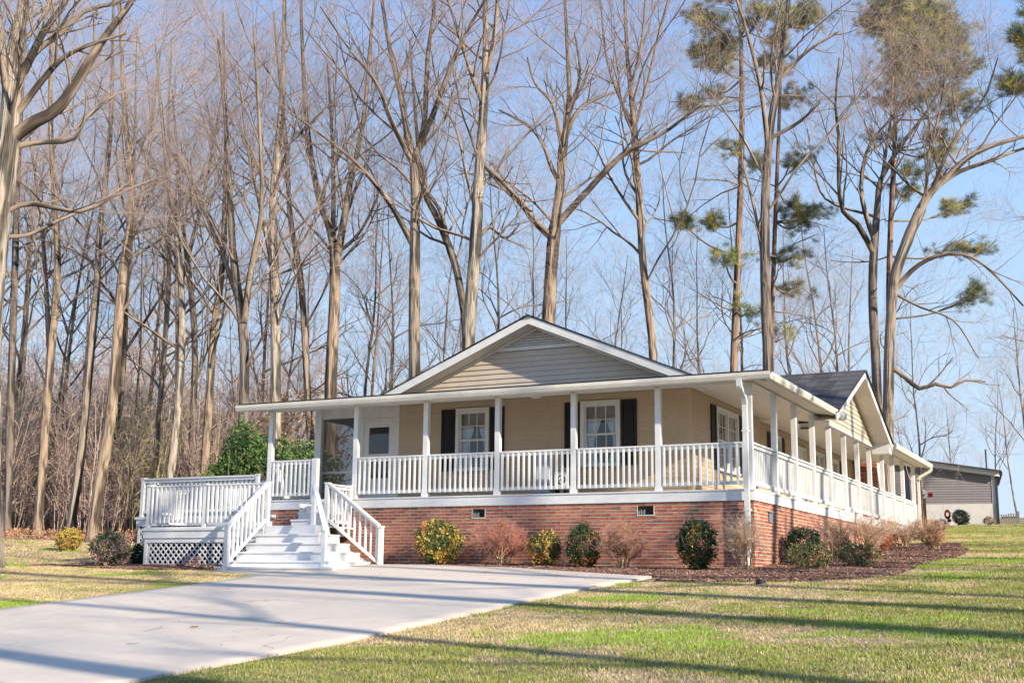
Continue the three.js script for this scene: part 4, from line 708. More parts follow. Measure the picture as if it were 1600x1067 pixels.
function leafCluster(seed, n, L, wid, spread) {
  const rr = RNG(seed), p = [], idx = [];
  for (let k = 0; k < n; k++) { const c = rndDir(rr).multiplyScalar(spread * rr()), d = rndDir(rr), s = tilt(d, Math.PI / 2, rr() * 6.28), nrm = d.clone().cross(s), l = L * (.7 + .6 * rr()), b = p.length / 3;
    for (const q of [c, c.clone().addScaledVector(d, l * .5).addScaledVector(s, wid * l).addScaledVector(nrm, l * .1), c.clone().addScaledVector(d, l), c.clone().addScaledVector(d, l * .5).addScaledVector(s, -wid * l).addScaledVector(nrm, l * .1)]) p.push(q.x, q.y, q.z); idx.push(b, b + 1, b + 2, b, b + 2, b + 3); }
  const g = new THREE.BufferGeometry(); g.setAttribute('position', new THREE.Float32BufferAttribute(p, 3)); g.setIndex(idx); g.computeVertexNormals(); return g;
}
const leafGeo = [leafCluster(1, 10, .042, .26, .07), leafCluster(2, 10, .042, .26, .07)], bigLeaf = leafCluster(3, 8, .10, .24, .13), needleGeo = (() => { const rr = RNG(4), p = [], idx = []; for (let k = 0; k < 46; k++) { const d = rndDir(rr); d.y = Math.abs(d.y) * .9 + .05; d.normalize(); const s = tilt(d, Math.PI / 2, rr() * 6.28).multiplyScalar(.0055), c = V(0, 0, 0).addScaledVector(rndDir(rr), .07), l = .18 + .12 * rr(), b = p.length / 3; for (const q of [c.clone().sub(s), c.clone().add(s), c.clone().addScaledVector(d, l)]) p.push(q.x, q.y, q.z); idx.push(b, b + 1, b + 2); } const g = new THREE.BufferGeometry(); g.setAttribute('position', new THREE.Float32BufferAttribute(p, 3)); g.setIndex(idx); g.computeVertexNormals(); return g; })();
function limb(p, dir, len, n, rr, wob, trop) { const pts = [p.clone()], d = dir.clone(); for (let k = 0; k < n; k++) { d.addScaledVector(rndDir(rr), wob).addScaledVector(V(0, 1, 0), trop).normalize(); pts.push(pts[k].clone().addScaledVector(d, len / n)); } return pts; }
const taper = (n, a, b) => Array.from({ length: n }, (_, i) => lerp(a, b, i / (n - 1)));

function leafyShrub(o) { // rounded evergreen shrub: stems + leaf clusters filling a lumpy volume
  const rr = RNG(o.seed), t = thing(o.name || 'leafy_shrub', o.label, o.cat || 'shrub', [o.x, ground(o.x, o.z) + (o.lift || 0), o.z], 0, o.group), tb = new TB(), h = o.h, w = o.w / 2;
  for (let k = 0; k < (o.stems || 9); k++) { const a = rr() * 6.28, d = V(Math.cos(a) * .5, 1, Math.sin(a) * .5).normalize(); tb.tube(limb(V(Math.cos(a) * w * .15, -.05, Math.sin(a) * w * .15), d, h * .85, 4, rr, .15, .02), taper(5, .012 * (o.sr || 1), .004 * (o.sr || 1)), 4); }
  mesh('stems', tb.geo(), limbMat, t);
  const lists = [[], []], n = o.n, col = o.cols;
  for (let i = 0; i < n; i++) {
    let d = rndDir(rr); const rad = Math.cbrt(.25 + .75 * rr()), lump = .78 + .4 * fbm(d.x * 2.2 + o.seed, d.y * 2.2 + d.z * 1.7, o.seed);
    const p = V(d.x * w * rad * lump, h * .5 + d.y * h * .5 * rad * lump, d.z * w * (o.dz || 1) * rad * lump); if (p.y < .03) p.y = .03 + .1 * rr();
    if (o.square) p.y = Math.min(p.y, h * .93);
    const v = vnoise(p.x * 7 + 9, p.y * 7 + p.z * 5, o.seed) + .5 * (rr() - .5), ci = v < o.mix[0] ? 0 : v < o.mix[1] ? 1 : 2, c = col[ci], f = .75 + .5 * rr();
    lists[i % 2].push({ m: basis(rndDir(rr), rr() * 6.28, (o.ls || 1) * (.8 + .5 * rr()), p), c: lin(c[0] * f, c[1] * f, c[2] * f) });
  }
  lists.forEach((l, i) => inst('foliage', o.big ? bigLeaf : leafGeo[i], leafSolid, l, t));
  return t;
}
function twiggyShrub(o) { // pruned, mostly bare shrub: forking stems and a flat-topped head of twigs
  const rr = RNG(o.seed), t = thing('bare_shrub', o.label, 'shrub', [o.x, ground(o.x, o.z) + .0, o.z], 0, o.group), tb = new TB(), h = o.h, w = o.w / 2, list = [], lv = [];
  const ns = o.stems || 9;
  for (let k = 0; k < ns; k++) {
    const a = k / ns * 6.28 + rr(), sp = .2 + .75 * rr(), d = V(Math.cos(a) * w / h * sp, 1, Math.sin(a) * w / h * sp).normalize();
    const pts = limb(V(Math.cos(a) * w * .14, -.06, Math.sin(a) * w * .14), d, h * .6, 5, rr, .2, .02); tb.tube(pts, taper(6, .017, .010), 5);
    for (let j = 0; j < 5; j++) {
      const q = pts[2 + Math.floor(rr() * 4)], d2 = tilt(pts[5].clone().sub(pts[2]).normalize(), .3 + .5 * rr(), rr() * 6.28); d2.y = Math.abs(d2.y) * .9 + .1; d2.normalize(); const p2 = limb(q, d2, h * (.25 + .2 * rr()), 3, rr, .22, .03); tb.tube(p2, taper(4, .009, .005), 4);
      for (let i = 0; i < 7; i++) { const e = p2[1 + Math.floor(rr() * 3)].clone(), d3 = tilt(p2[3].clone().sub(p2[0]).normalize(), .3 + .7 * rr(), rr() * 6.28); if (e.y > h * .97) continue; list.push({ m: basis(d3, rr() * 6.28, h * (.55 + .35 * rr()), e) }); if (o.leaf && rr() < o.leaf) for (let z = 0; z < 2; z++) { const f = .7 + .6 * rr(), c = o.leafCol; lv.push({ m: basis(rndDir(rr), rr() * 6, .55 + .4 * rr(), e.clone().addScaledVector(d3, h * .2 * rr())), c: lin(c[0] * f, c[1] * f, c[2] * f) }); } }
    }
  }
  mesh('stems', tb.geo(), o.mat || M(.62, .47, .32, { map: tBark }), t); inst('twigs', shrubSprays[o.seed % 2], o.twig || M(.60, .43, .31), list, t); if (lv.length) inst('leaves', leafGeo[0], leafSolid, lv, t);
  return t;
}
{ // foundation planting; widths and heights measured at the place each shrub stands
  const G = [.045, .085, .022], DG = [.022, .05, .020], Y = [.52, .40, .07], OR = [.50, .21, .06], OL = [.14, .14, .045], RD = [.40, .09, .06], PK = [.42, .25, .24];
  const z1 = .62, X = (u, v, z) => rayZ(u, v, z).x;
  leafyShrub({ name: 'variegated_shrub', seed: 11, label: 'round green and golden yellow shrub at the bed end by the white steps', x: X(685, 850, z1), z: z1, w: 1.02, h: .95, n: 760, cols: [G, Y, OR], mix: [.48, .80] });
  twiggyShrub({ seed: 12, label: 'rounded red tinged twiggy shrub under the foundation vent', x: X(785, 850, z1), z: z1, w: .92, h: .95, stems: 12, twig: M(.60, .30, .22), leaf: .5, leafCol: [.42, .12, .08] });
  leafyShrub({ name: 'variegated_shrub', seed: 13, label: 'small narrow green shrub with orange and yellow leaves beside a dark bush', x: X(852, 858, .75), z: .75, w: .64, h: .74, n: 420, cols: [G, Y, OR], mix: [.52, .74] });
  leafyShrub({ name: 'variegated_shrub', seed: 14, label: 'upright dark green shrub touching a reddish twiggy shrub', x: X(912, 853, .85), z: .85, w: .66, h: .88, n: 520, cols: [DG, G, OR], mix: [.45, .80] });
  twiggyShrub({ seed: 15, label: 'reddish tan twiggy shrub against the brick between two evergreens', x: X(976, 852, .9), z: .9, w: .86, h: .92, stems: 13, twig: M(.58, .34, .24), leaf: .2, leafCol: [.40, .14, .08] });
  leafyShrub({ name: 'evergreen_shrub', seed: 16, label: 'tall oval dark green shrub with a bronze top near the porch corner', x: X(1090, 858, 1.3), z: 1.3, w: .72, h: .95, n: 640, cols: [DG, G, OR], mix: [.50, .84] });
  twiggyShrub({ seed: 17, label: 'bare tan pruned shrub standing at the brick porch corner', x: X(1164, 855, 1.5), z: 1.5, w: .86, h: 1.0, stems: 9 });
  // along the side of the porch
  const S = (u, v, x) => { const d = at(u, v, 1).sub(camera.position); return camera.position.z + d.z * (x - camera.position.x) / d.x; };
  const sd = (u, v, x) => ({ x, z: S(u, v, x) });
  leafyShrub({ name: 'evergreen_shrub', seed: 21, label: 'dark glossy green shrub against the side brick wall', ...sd(1256, 862, .45), w: .72, h: .66, n: 420, cols: [DG, [.03, .06, .03], G], mix: [.5, .85], lift: .1 });
  leafyShrub({ name: 'low_shrub', seed: 22, label: 'loose low olive green shrub in front of the dark glossy one', ...sd(1265, 898, 1.25), w: .85, h: .52, n: 300, cols: [OL, [.09, .10, .035], [.34, .19, .08]], mix: [.45, .78], ls: .8 });
  twiggyShrub({ seed: 23, label: 'open bare shrub with a dark forked trunk behind low olive shrubs', ...sd(1302, 880, .9), w: .8, h: .95, stems: 6 });
  leafyShrub({ name: 'low_shrub', seed: 24, label: 'blue green small shrub among the bare shrubs', ...sd(1317, 880, .8), w: .45, h: .62, n: 180, cols: [[.05, .10, .05], G, RD], mix: [.6, .85] });
  leafyShrub({ name: 'low_shrub', seed: 25, label: 'spreading low green and tan shrub at the mulch edge', ...sd(1344, 896, 1.75), w: .85, h: .46, n: 300, cols: [OL, G, [.36, .22, .09]], mix: [.5, .75], ls: .8 });
  twiggyShrub({ seed: 26, label: 'vase shaped bare tan shrub against the middle of the side wall', ...sd(1356, 868, .7), w: 1.05, h: 1.0, stems: 8 });
  leafyShrub({ name: 'low_shrub', seed: 27, label: 'small rust red leaved shrub beside a vase shaped bare shrub', ...sd(1377, 864, .75), w: .6, h: .55, n: 130, cols: [RD, OR, G], mix: [.5, .8] });
  twiggyShrub({ seed: 28, label: 'wide bare tan shrub under the white porch fascia', ...sd(1412, 864, .9), w: 1.35, h: .85, stems: 16, leaf: .1, leafCol: [.34, .15, .08] });
  twiggyShrub({ seed: 29, label: 'bare rust tinged shrub past the end of the porch', ...sd(1462, 862, 1.9), w: .95, h: .75, stems: 12, leaf: .45, leafCol: [.42, .20, .08] });
  // round the deck
  leafyShrub({ name: 'variegated_shrub', seed: 31, label: 'large pink and green shrub in the mulch at the deck corner', x: X(171, 870, 1.6), z: 1.6, w: 1.0, h: .82, n: 820, cols: [[.05, .085, .025], [.36, .26, .20], PK], mix: [.44, .66], dz: .8 });
  leafyShrub({ name: 'evergreen_shrub', seed: 32, label: 'small dark evergreen against the blue shaded lattice', x: X(216, 866, .35), z: .35, w: .42, h: .52, n: 220, cols: [[.015, .03, .015], DG, DG], mix: [.5, .9] });
  { const z = -4.6, p = rayZ(105, 872, z); leafyShrub({ name: 'variegated_shrub', seed: 33, label: 'yellow and orange shrub standing alone at the lawn edge by the woods', x: p.x, z, w: .85, h: .68, n: 460, cols: [Y, OR, [.16, .18, .04]], mix: [.42, .62], square: 1 }); }
  leafyShrub({ name: 'low_shrub', seed: 34, label: 'tiny pink leaved plant at the foot of the deck lattice', x: X(299, 882, 1.75), z: 1.75, w: .42, h: .26, n: 70, cols: [PK, [.25, .12, .12], OL], mix: [.6, .85], ls: .7 });
  // by the outbuilding
  { const z = -38.6, p = rayZ(1503, 822, z); leafyShrub({ name: 'evergreen_shrub', seed: 35, label: 'dark round bush against the white base of the grey outbuilding', x: p.x, z, w: .78, h: .72, n: 300, cols: [[.015, .032, .016], [.02, .045, .02], DG], mix: [.5, .9], ls: 1.3 });
    leafyShrub({ name: 'dry_grass_clump', cat: 'grass clump', seed: 36, label: 'dry tan plant clump by the corner of the grey outbuilding', x: rayZ(1546, 818, z).x, z, w: .55, h: .4, n: 110, cols: [[.45, .32, .16], [.36, .2, .1], Y], mix: [.5, .8] });
    leafyShrub({ name: 'low_shrub', seed: 37, label: 'grey blue low plant beside the orange stones', x: rayZ(1472, 818, z).x, z, w: .6, h: .32, n: 110, cols: [[.18, .20, .26], [.12, .13, .15], PK], mix: [.6, .9] }); }
  // evergreens behind the deck
  const big = (u, v, z, o) => { const p = rayZ(u, v, z); leafyShrub({ x: p.x, z, big: 1, stems: 14, sr: 2.5, ...o }); };
  big(378, 760, -9.5, { name: 'evergreen_bush', seed: 41, label: 'tall pointed dark green evergreen behind the deck', w: 1.7, h: 4.3, n: 850, cols: [[.035, .085, .02], [.07, .14, .028], [.18, .22, .045]], mix: [.48, .82], ls: 1.1 });
  big(425, 760, -11, { name: 'evergreen_bush', seed: 42, label: 'broad dark green evergreen behind the porch rail', w: 3.2, h: 3.8, n: 1500, cols: [[.03, .07, .02], [.065, .125, .03], [.18, .20, .05]], mix: [.5, .84], ls: 1.1 });
  big(350, 760, -9, { name: 'evergreen_bush', seed: 43, label: 'lower green bush at the back of the deck railing', w: 1.8, h: 3.0, n: 700, cols: [[.035, .085, .022], [.07, .14, .03], [.16, .19, .04]], mix: [.5, .85], ls: 1.1 });
  big(470, 760, -10.5, { name: 'evergreen_bush', seed: 44, label: 'glossy green bush seen through the screened porch corner', w: 2.8, h: 3.7, n: 1200, cols: [[.05, .105, .03], [.11, .18, .045], [.28, .27, .11]], mix: [.45, .8], ls: 1.1 });
  big(465, 760, -14.5, { name: 'beech_sapling', cat: 'tree', seed: 45, label: 'young tree holding orange brown dry leaves behind the evergreens', w: 4.0, h: 6.0, n: 900, cols: [[.36, .19, .09], [.44, .27, .14], [.26, .15, .08]], mix: [.5, .8], ls: .8 });
}
// ---------------------------------------------------------------- trees
const _fh = V(_fwd.x, 0, _fwd.z).normalize();
function atH(u, v, D) { const r = at(u, v, 1).sub(camera.position); return camera.position.clone().addScaledVector(r, D / r.dot(_fh)); }
function ramify(tb, twigs, p, dir, len, r, lvl, maxL, rr, o) {
  const n = lvl >= 2 ? 4 : 7, pts = limb(p, dir, len, n, rr, o.wob ?? .20, o.trop ?? .06); tb.tube(pts, taper(n + 1, r, r * .38), r > .06 ? 6 : r > .02 ? 4 : 3);
  addTwigs(twigs, pts, lvl, maxL, rr, o);
  if (lvl < maxL) { const nc = lvl === 1 ? (o.c1 ?? 4) : (o.c2 ?? 3); for (let k = 0; k < nc; k++) { const t = .22 + .74 * (k + rr() * .8) / nc, s = Math.min(n - 1, Math.floor(t * n)), q = pts[s].clone().lerp(pts[s + 1], t * n - s), d = tilt(pts[s + 1].clone().sub(pts[s]).normalize(), .45 + .55 * rr(), k * 2.4 + rr() * 1.5); ramify(tb, twigs, q, d, len * (.68 - .36 * t) * (.75 + .5 * rr()), Math.max(.008, r * (.58 - .25 * t)), lvl + 1, maxL, rr, o); } }
}
function addTwigs(twigs, pts, lvl, maxL, rr, o) {
  const n = pts.length - 1, m = lvl === maxL ? (o.tw ?? 1) : (o.tw1 ?? 1);
  for (let k = 0; k < m; k++) { const t = lvl === maxL ? (k + 1) / m : .5 + .5 * rr(), s = Math.min(n - 1, Math.floor(t * n * .999)), q = pts[s].clone().lerp(pts[s + 1], t * n - s), d = tilt(pts[s + 1].clone().sub(pts[s]).normalize(), k === m - 1 ? .15 : .4 + .5 * rr(), rr() * 6.28); d.y += .12; twigs.push({ m: basis(d, rr() * 6.28, (o.ts || 1) * (.75 + .6 * rr()), q), v: Math.floor(rr() * 4) }); }
}
function putTwigs(t, twigs, mat) { for (let v = 0; v < 4; v++) { const l = twigs.filter(e => e.v === v); if (l.length) inst('twigs', sprays[v], mat, l, t); } }
function curve(pts, n) { return new THREE.CatmullRomCurve3(pts, false, 'centripetal').getPoints(n); }
function pxTree(o) { // hardwood whose trunk and main limbs follow outlines measured in the photograph, at horizontal distance D
  const rr = RNG(o.seed), D = o.D, sc = D / FOC, tr = o.trunk.map(([u, v]) => atH(u, v, D)), base = tr[0].clone(); base.y = ground(base.x, base.z) - .25;
  const t = thing(o.name || 'bare_tree', o.label, 'tree', [base.x, base.y + .25, base.z], 0, o.group), loc = p => p.clone().sub(t.position);
  if (tr[0].y - base.y > .6) tr.unshift(base.clone().lerp(tr[0], .0)); else tr[0] = base;
  const w = o.trunk.map(q => q[2]); if (tr.length > w.length) w.unshift(w[0] * 1.12);
  const N = 40, tp = curve(tr.map(loc), N).map((p, i) => p.add(V(.05 * Math.sin(i * .33 + o.seed), 0, .06 * Math.sin(i * .27 + o.seed * 2)))), tw = Array.from({ length: N + 1 }, (_, i) => { const f = i / N * (w.length - 1), k = Math.min(w.length - 2, Math.floor(f)); return lerp(w[k], w[k + 1], f - k) * sc / 2 * (i === 0 ? 1.35 : i === 1 ? 1.08 : 1); });
  mesh('trunk', new TB().tube(tp, tw, 12, .13).geo(), barkMats[o.bark || 'grey'], t);
  const tb = new TB(), twigs = [], lm = [];
  for (const L of o.limbs || []) { let dz = 0, sl = (rr() - .5) * .9; const pts = L.map(([u, v], i) => { if (i) dz += sl * Math.hypot(u - L[i - 1][0], v - L[i - 1][1]) * sc; return loc(atH(u, v, D + dz)); }), n = 12, cp = (() => { let bi = 0, bd = 1e9; tp.forEach((p, k) => { const d = p.distanceTo(pts[0]); if (d < bd) { bd = d; bi = k; } }); pts[0] = tp[bi].clone(); return curve(pts, n); })(), a = L[0][2], b = L[L.length - 1][2]; tb.tube(cp, taper(n + 1, a * sc / 2, b * sc / 2), 8); lm.push([cp, a * sc / 2, b * sc / 2]); }
  const oo = o.o || {};
  for (const [cp, a, b] of lm) { const L = cp[0].distanceTo(cp[12]), nc = oo.nl ?? Math.round(3 + L * .6); for (let k = 0; k < nc; k++) { const i = 3 + Math.floor(9 * (k + rr()) / nc), r = lerp(a, b, i / 12), d = tilt(cp[Math.min(12, i + 1)].clone().sub(cp[i - 1]).normalize(), .45 + .5 * rr(), k * 2.4 + rr()); ramify(tb, twigs, cp[i], d, Math.max(1.2, L * (.22 + .3 * rr())), Math.min(r * .5, .042), 2, 3, rr, oo); } addTwigs(twigs, cp, 3, 3, rr, oo); }
  const s0 = o.start ?? .42, nb = o.nb ?? 9, Ht = tp[N].y - tp[0].y;
  for (let k = 0; k < nb; k++) { const f = s0 + (1 - s0) * (k + .8 * rr()) / nb, i = Math.min(N - 1, Math.floor(f * N)), a = k * 2.4 + rr() * 1.2, el = .55 + .45 * rr(); const d = V(Math.cos(a) * Math.cos(el), Math.sin(el), Math.sin(a) * Math.cos(el)); ramify(tb, twigs, tp[i], d, Ht * (o.bl ?? .30) * (.5 + .7 * rr()) * (1.1 - .5 * f), Math.min(tw[i] * .42, .055), 1, 3, rr, oo); }
  mesh('limbs', tb.geo(), limbMat, t); putTwigs(t, twigs, twigMat);
  return t;
}
const WOOD = 'bare trees of the wood beside the deck', BEH = 'bare trees behind the house';
const bl = 'tall bare tree rising behind the house roof';
pxTree({ seed: 1, D: 46, label: 'bare tree standing beside the massive sycamore trunk', group: WOOD, bark: 'dark', trunk: [[10, 830, 13], [13, 700, 12], [22, 443, 11], [30, 200, 9], [40, -80, 4]] });
pxTree({ seed: 2, D: 45, label: 'bare tree with a second pale stem forking off near the sycamore', group: WOOD, bark: 'tan', trunk: [[52, 840, 15], [64, 760, 14], [80, 542, 13], [88, 400, 11], [78, 180, 8], [84, -90, 4]], limbs: [[[78, 560, 9], [70, 430, 8], [62, 330, 6], [40, 180, 3]]] });
pxTree({ seed: 3, D: 44, label: 'tall bare tree rising behind the yellow and orange shrub', group: WOOD, bark: 'grey', trunk: [[108, 842, 15], [122, 760, 14], [146, 465, 12], [155, 380, 10], [170, 230, 8], [176, -60, 3]] });
pxTree({ seed: 4, D: 43, label: 'thick tan trunk leaning behind the pink and green shrub', group: WOOD, bark: 'tan', trunk: [[146, 842, 20], [157, 740, 18], [172, 624, 17], [192, 443, 15], [205, 330, 11], [190, 160, 8], [186, -60, 4]], limbs: [[[200, 380, 9], [222, 300, 7], [236, 200, 5], [250, 80, 3]]] });
pxTree({ seed: 5, D: 50, label: 'thin straight tree rising behind the corner post of the ramp rail', group: WOOD, bark: 'grey', trunk: [[236, 790, 10], [245, 720, 9], [259, 486, 8], [262, 300, 6], [270, 60, 3]] });
pxTree({ seed: 6, D: 44, label: 'tree with a forked upper stem rising behind the ramp rail', group: WOOD, bark: 'pale', trunk: [[262, 790, 14], [270, 720, 13], [280, 572, 12], [278, 400, 10], [262, 250, 7], [240, 60, 3]], limbs: [[[279, 430, 8], [312, 330, 7], [330, 240, 5], [352, 120, 3]]] });
pxTree({ seed: 7, D: 48, label: 'slim tree with a curving top behind the ramp rail', group: WOOD, bark: 'dark', trunk: [[298, 790, 12], [301, 660, 11], [303, 530, 10], [296, 430, 9], [280, 300, 6], [266, 140, 3]] });
pxTree({ seed: 8, D: 45, label: 'straight tan tree rising beside the pointed evergreen', group: WOOD, bark: 'tan', trunk: [[316, 790, 14], [324, 680, 13], [334, 508, 12], [345, 434, 10], [352, 260, 8], [348, 20, 3]] });
pxTree({ seed: 9, D: 42, label: 'dark forked tree rising behind the pointed evergreen', bark: 'dark', trunk: [[378, 790, 18], [379, 660, 16], [377, 512, 15], [366, 400, 12], [356, 250, 8], [340, 60, 4]], limbs: [[[377, 505, 12], [392, 420, 10], [408, 330, 7], [404, 180, 5], [396, 40, 3]], [[372, 470, 9], [340, 380, 7], [300, 290, 5], [262, 200, 3]]] });
pxTree({ seed: 10, D: 43, label: 'straight pale trunk rising behind the left end of the porch roof', bark: 'pale', trunk: [[426, 790, 18], [427, 627, 17], [430, 430, 15], [429, 300, 13], [438, 140, 9], [446, -80, 5]], limbs: [[[427, 420, 9], [408, 330, 7], [388, 240, 5], [372, 110, 3]]] });
pxTree({ seed: 11, D: 46, label: bl, group: BEH, bark: 'grey', trunk: [[483, 790, 12], [481, 624, 11], [472, 435, 10], [450, 334, 9], [444, 200, 6], [430, 20, 3]] });
pxTree({ seed: 12, D: 44, label: 'twin stemmed tree forking high above the porch roof', bark: 'tan', trunk: [[514, 800, 22], [518, 620, 20], [524, 418, 17], [515, 367, 13], [500, 318, 11], [482, 190, 8], [468, -40, 4]], limbs: [[[526, 420, 14], [536, 350, 12], [546, 290, 10], [566, 200, 7], [578, 70, 5], [590, -60, 3]], [[532, 400, 7], [556, 370, 6], [580, 330, 5], [596, 290, 3]], [[517, 380, 9], [520, 250, 7], [512, 100, 4]]] });
pxTree({ seed: 13, D: 42, label: 'pale trunk with a long limb forking left above the gable rake', bark: 'grey', trunk: [[646, 800, 21], [648, 593, 19], [648, 420, 18], [646, 270, 14], [640, 230, 12], [626, 140, 9], [606, 60, 7], [580, -90, 4]], limbs: [[[641, 378, 11], [612, 322, 10], [580, 280, 8], [540, 240, 6], [480, 195, 4], [430, 160, 2]], [[650, 260, 12], [662, 200, 11], [668, 90, 8], [680, 0, 5], [684, -70, 3]], [[656, 250, 11], [676, 180, 10], [710, 90, 8], [740, 30, 5], [770, -20, 3]], [[642, 260, 9], [612, 190, 8], [588, 130, 6], [548, 80, 4], [500, 10, 2]]] });
pxTree({ seed: 14, D: 41, label: 'stout pale trunk rising behind the left slope of the front gable', bark: 'pale', trunk: [[730, 800, 24], [733, 543, 21], [740, 418, 20], [747, 300, 18], [756, 170, 15], [758, 90, 12], [754, -90, 6]], limbs: [[[752, 160, 10], [735, 110, 9], [716, 50, 7], [690, -30, 4]], [[760, 130, 10], [772, 60, 9], [780, -40, 6]], [[745, 330, 6], [730, 280, 6], [712, 200, 5], [684, 150, 3]], [[744, 372, 7], [765, 355, 6], [790, 372, 5], [812, 350, 3]], [[752, 250, 7], [790, 290, 8], [830, 330, 6]]] });
pxTree({ seed: 15, D: 46, label: 'dark curving tree leaning beside the stout pale trunk', bark: 'dark', trunk: [[736, 800, 14], [728, 500, 12], [716, 440, 12], [703, 394, 12], [684, 340, 11], [664, 300, 9], [650, 200, 6], [640, 60, 3]], limbs: [[[700, 385, 8], [688, 330, 9], [668, 300, 8], [655, 280, 5]]] });
pxTree({ name: 'oak_tree', seed: 16, D: 44, label: 'heavy limbed oak forking low above the front gable peak', bark: 'tan', trunk: [[856, 800, 24], [857, 497, 21], [858, 430, 20], [864, 375, 22], [873, 330, 16], [884, 220, 12], [888, 160, 9], [884, 60, 6], [880, -70, 3]], limbs: [[[860, 372, 14], [838, 348, 13], [812, 315, 11], [790, 296, 9], [764, 268, 6], [740, 240, 3]], [[872, 350, 13], [900, 318, 12], [944, 270, 11], [975, 240, 10], [1000, 226, 8], [1040, 206, 7], [1068, 185, 5], [1096, 165, 3]], [[874, 300, 9], [862, 262, 9], [849, 226, 9], [830, 200, 7], [804, 184, 5], [780, 172, 3]], [[884, 210, 8], [904, 172, 7], [930, 155, 6], [960, 144, 4]], [[882, 230, 8], [862, 160, 7], [836, 130, 5], [824, 90, 3]], [[888, 180, 7], [906, 120, 6], [898, 50, 3]]] });
pxTree({ seed: 17, D: 45, label: 'slender leaning tree behind the right slope of the front gable', bark: 'tan', trunk: [[1020, 800, 14], [1018, 557, 13], [1006, 420, 12], [1003, 330, 12], [992, 215, 11], [984, 150, 9], [980, 80, 7], [977, -80, 3]], limbs: [[[990, 205, 8], [972, 160, 7], [950, 100, 5], [938, 0, 3]], [[1000, 345, 6], [974, 310, 6], [950, 270, 5], [930, 230, 4], [905, 205, 2]], [[994, 200, 6], [1012, 130, 6], [1030, 50, 5], [1050, -20, 3]], [[984, 140, 6], [1002, 70, 5], [1010, -20, 3]]], nb: 14, start: .35 });
pxTree({ seed: 18, D: 43, label: 'straight dark barked tree beside the leaning pine', bark: 'dark', trunk: [[1201, 800, 18], [1200, 578, 17], [1198, 400, 16], [1200, 250, 14], [1206, 170, 12], [1222, 94, 9], [1234, 10, 7], [1240, -90, 4]], limbs: [[[1200, 230, 9], [1190, 142, 8], [1176, 80, 7], [1152, 0, 5]], [[1198, 420, 6], [1182, 340, 5], [1160, 250, 4]], [[1218, 130, 7], [1262, 80, 6], [1310, 50, 4]], [[1212, 215, 8], [1250, 190, 7], [1282, 160, 3]]] });
pxTree({ name: 'multi_stem_tree', seed: 19, D: 47, label: 'many stemmed tree fanning out above the side porch gable', bark: 'dark', trunk: [[1372, 800, 17], [1371, 600, 15], [1366, 470, 14], [1366, 400, 14], [1370, 320, 10], [1374, 290, 9], [1402, 240, 7], [1440, 187, 5], [1470, 140, 3]], limbs: [[[1364, 400, 10], [1340, 350, 10], [1318, 330, 9], [1311, 280, 8], [1311, 210, 7], [1306, 165, 5], [1312, 90, 3]], [[1364, 385, 9], [1352, 330, 8], [1346, 292, 8], [1354, 240, 8], [1372, 208, 7], [1402, 176, 6], [1430, 140, 3]], [[1318, 332, 5], [1290, 310, 5], [1272, 260, 4], [1262, 200, 2]], [[1368, 330, 7], [1380, 270, 7], [1392, 190, 5], [1396, 120, 3]]], nb: 8, start: .6 });
pxTree({ name: 'multi_stem_tree', seed: 20, D: 45, label: 'leaning tree with long limbs arching to the open side over the porch gable', bark: 'grey', trunk: [[1386, 800, 18], [1389, 640, 17], [1394, 500, 16], [1400, 430, 17], [1412, 390, 18], [1432, 340, 16], [1452, 305, 13], [1478, 280, 11], [1522, 240, 9], [1580, 218, 7], [1650, 205, 4]], limbs: [[[1470, 285, 9], [1500, 268, 8], [1549, 251, 7], [1600, 232, 6], [1660, 220, 3]], [[1440, 325, 9], [1460, 290, 8], [1477, 247, 7], [1507, 195, 6], [1540, 150, 4], [1560, 90, 2]], [[1396, 590, 9], [1416, 590, 8], [1437, 607, 8], [1462, 600, 7], [1486, 605, 6], [1510, 594, 5], [1540, 596, 3]], [[1398, 460, 9], [1424, 424, 9], [1450, 406, 8], [1484, 396, 7], [1520, 402, 6], [1556, 430, 5], [1600, 478, 3]], [[1420, 375, 8], [1444, 330, 7], [1452, 240, 6], [1470, 170, 4], [1480, 80, 2]], [[1402, 455, 5], [1440, 480, 5], [1490, 500, 4], [1530, 560, 2]]], nb: 8, start: .55 });
pxTree({ name: 'sycamore_tree', seed: 21, D: 30, label: 'massive pale sycamore whose thick limbs sweep over the wood', bark: 'pale', trunk: [[-26, 860, 56], [-22, 600, 50], [-12, 400, 46], [4, 260, 40], [14, 190, 34], [20, 90, 26], [34, 20, 20], [50, -120, 12]], limbs: [[[14, 220, 24], [50, 192, 22], [84, 174, 21], [112, 140, 19], [130, 110, 18], [161, 60, 16], [198, 12, 13], [240, -50, 8]], [[2, 180, 14], [34, 110, 13], [60, 76, 12], [94, 52, 11], [130, 18, 9], [180, 4, 7], [240, -30, 4]], [[12, 150, 16], [44, 96, 15], [66, 52, 13], [96, 10, 10], [130, -60, 6]], [[40, 196, 12], [76, 112, 12], [104, 86, 9], [150, 66, 7], [196, 52, 4]], [[4, 330, 10], [40, 318, 9], [90, 326, 8], [130, 330, 7], [190, 300, 5], [240, 280, 3]], [[0, 375, 8], [40, 368, 7], [90, 345, 6], [150, 318, 5], [210, 280, 3]], [[16, 232, 11], [60, 222, 9], [112, 218, 8], [134, 184, 6], [176, 150, 4], [210, 135, 2]], [[-4, 190, 16], [4, 90, 14], [-6, 0, 11], [-20, -90, 6]]], nb: 6, start: .6, o: { ts: .8 } });

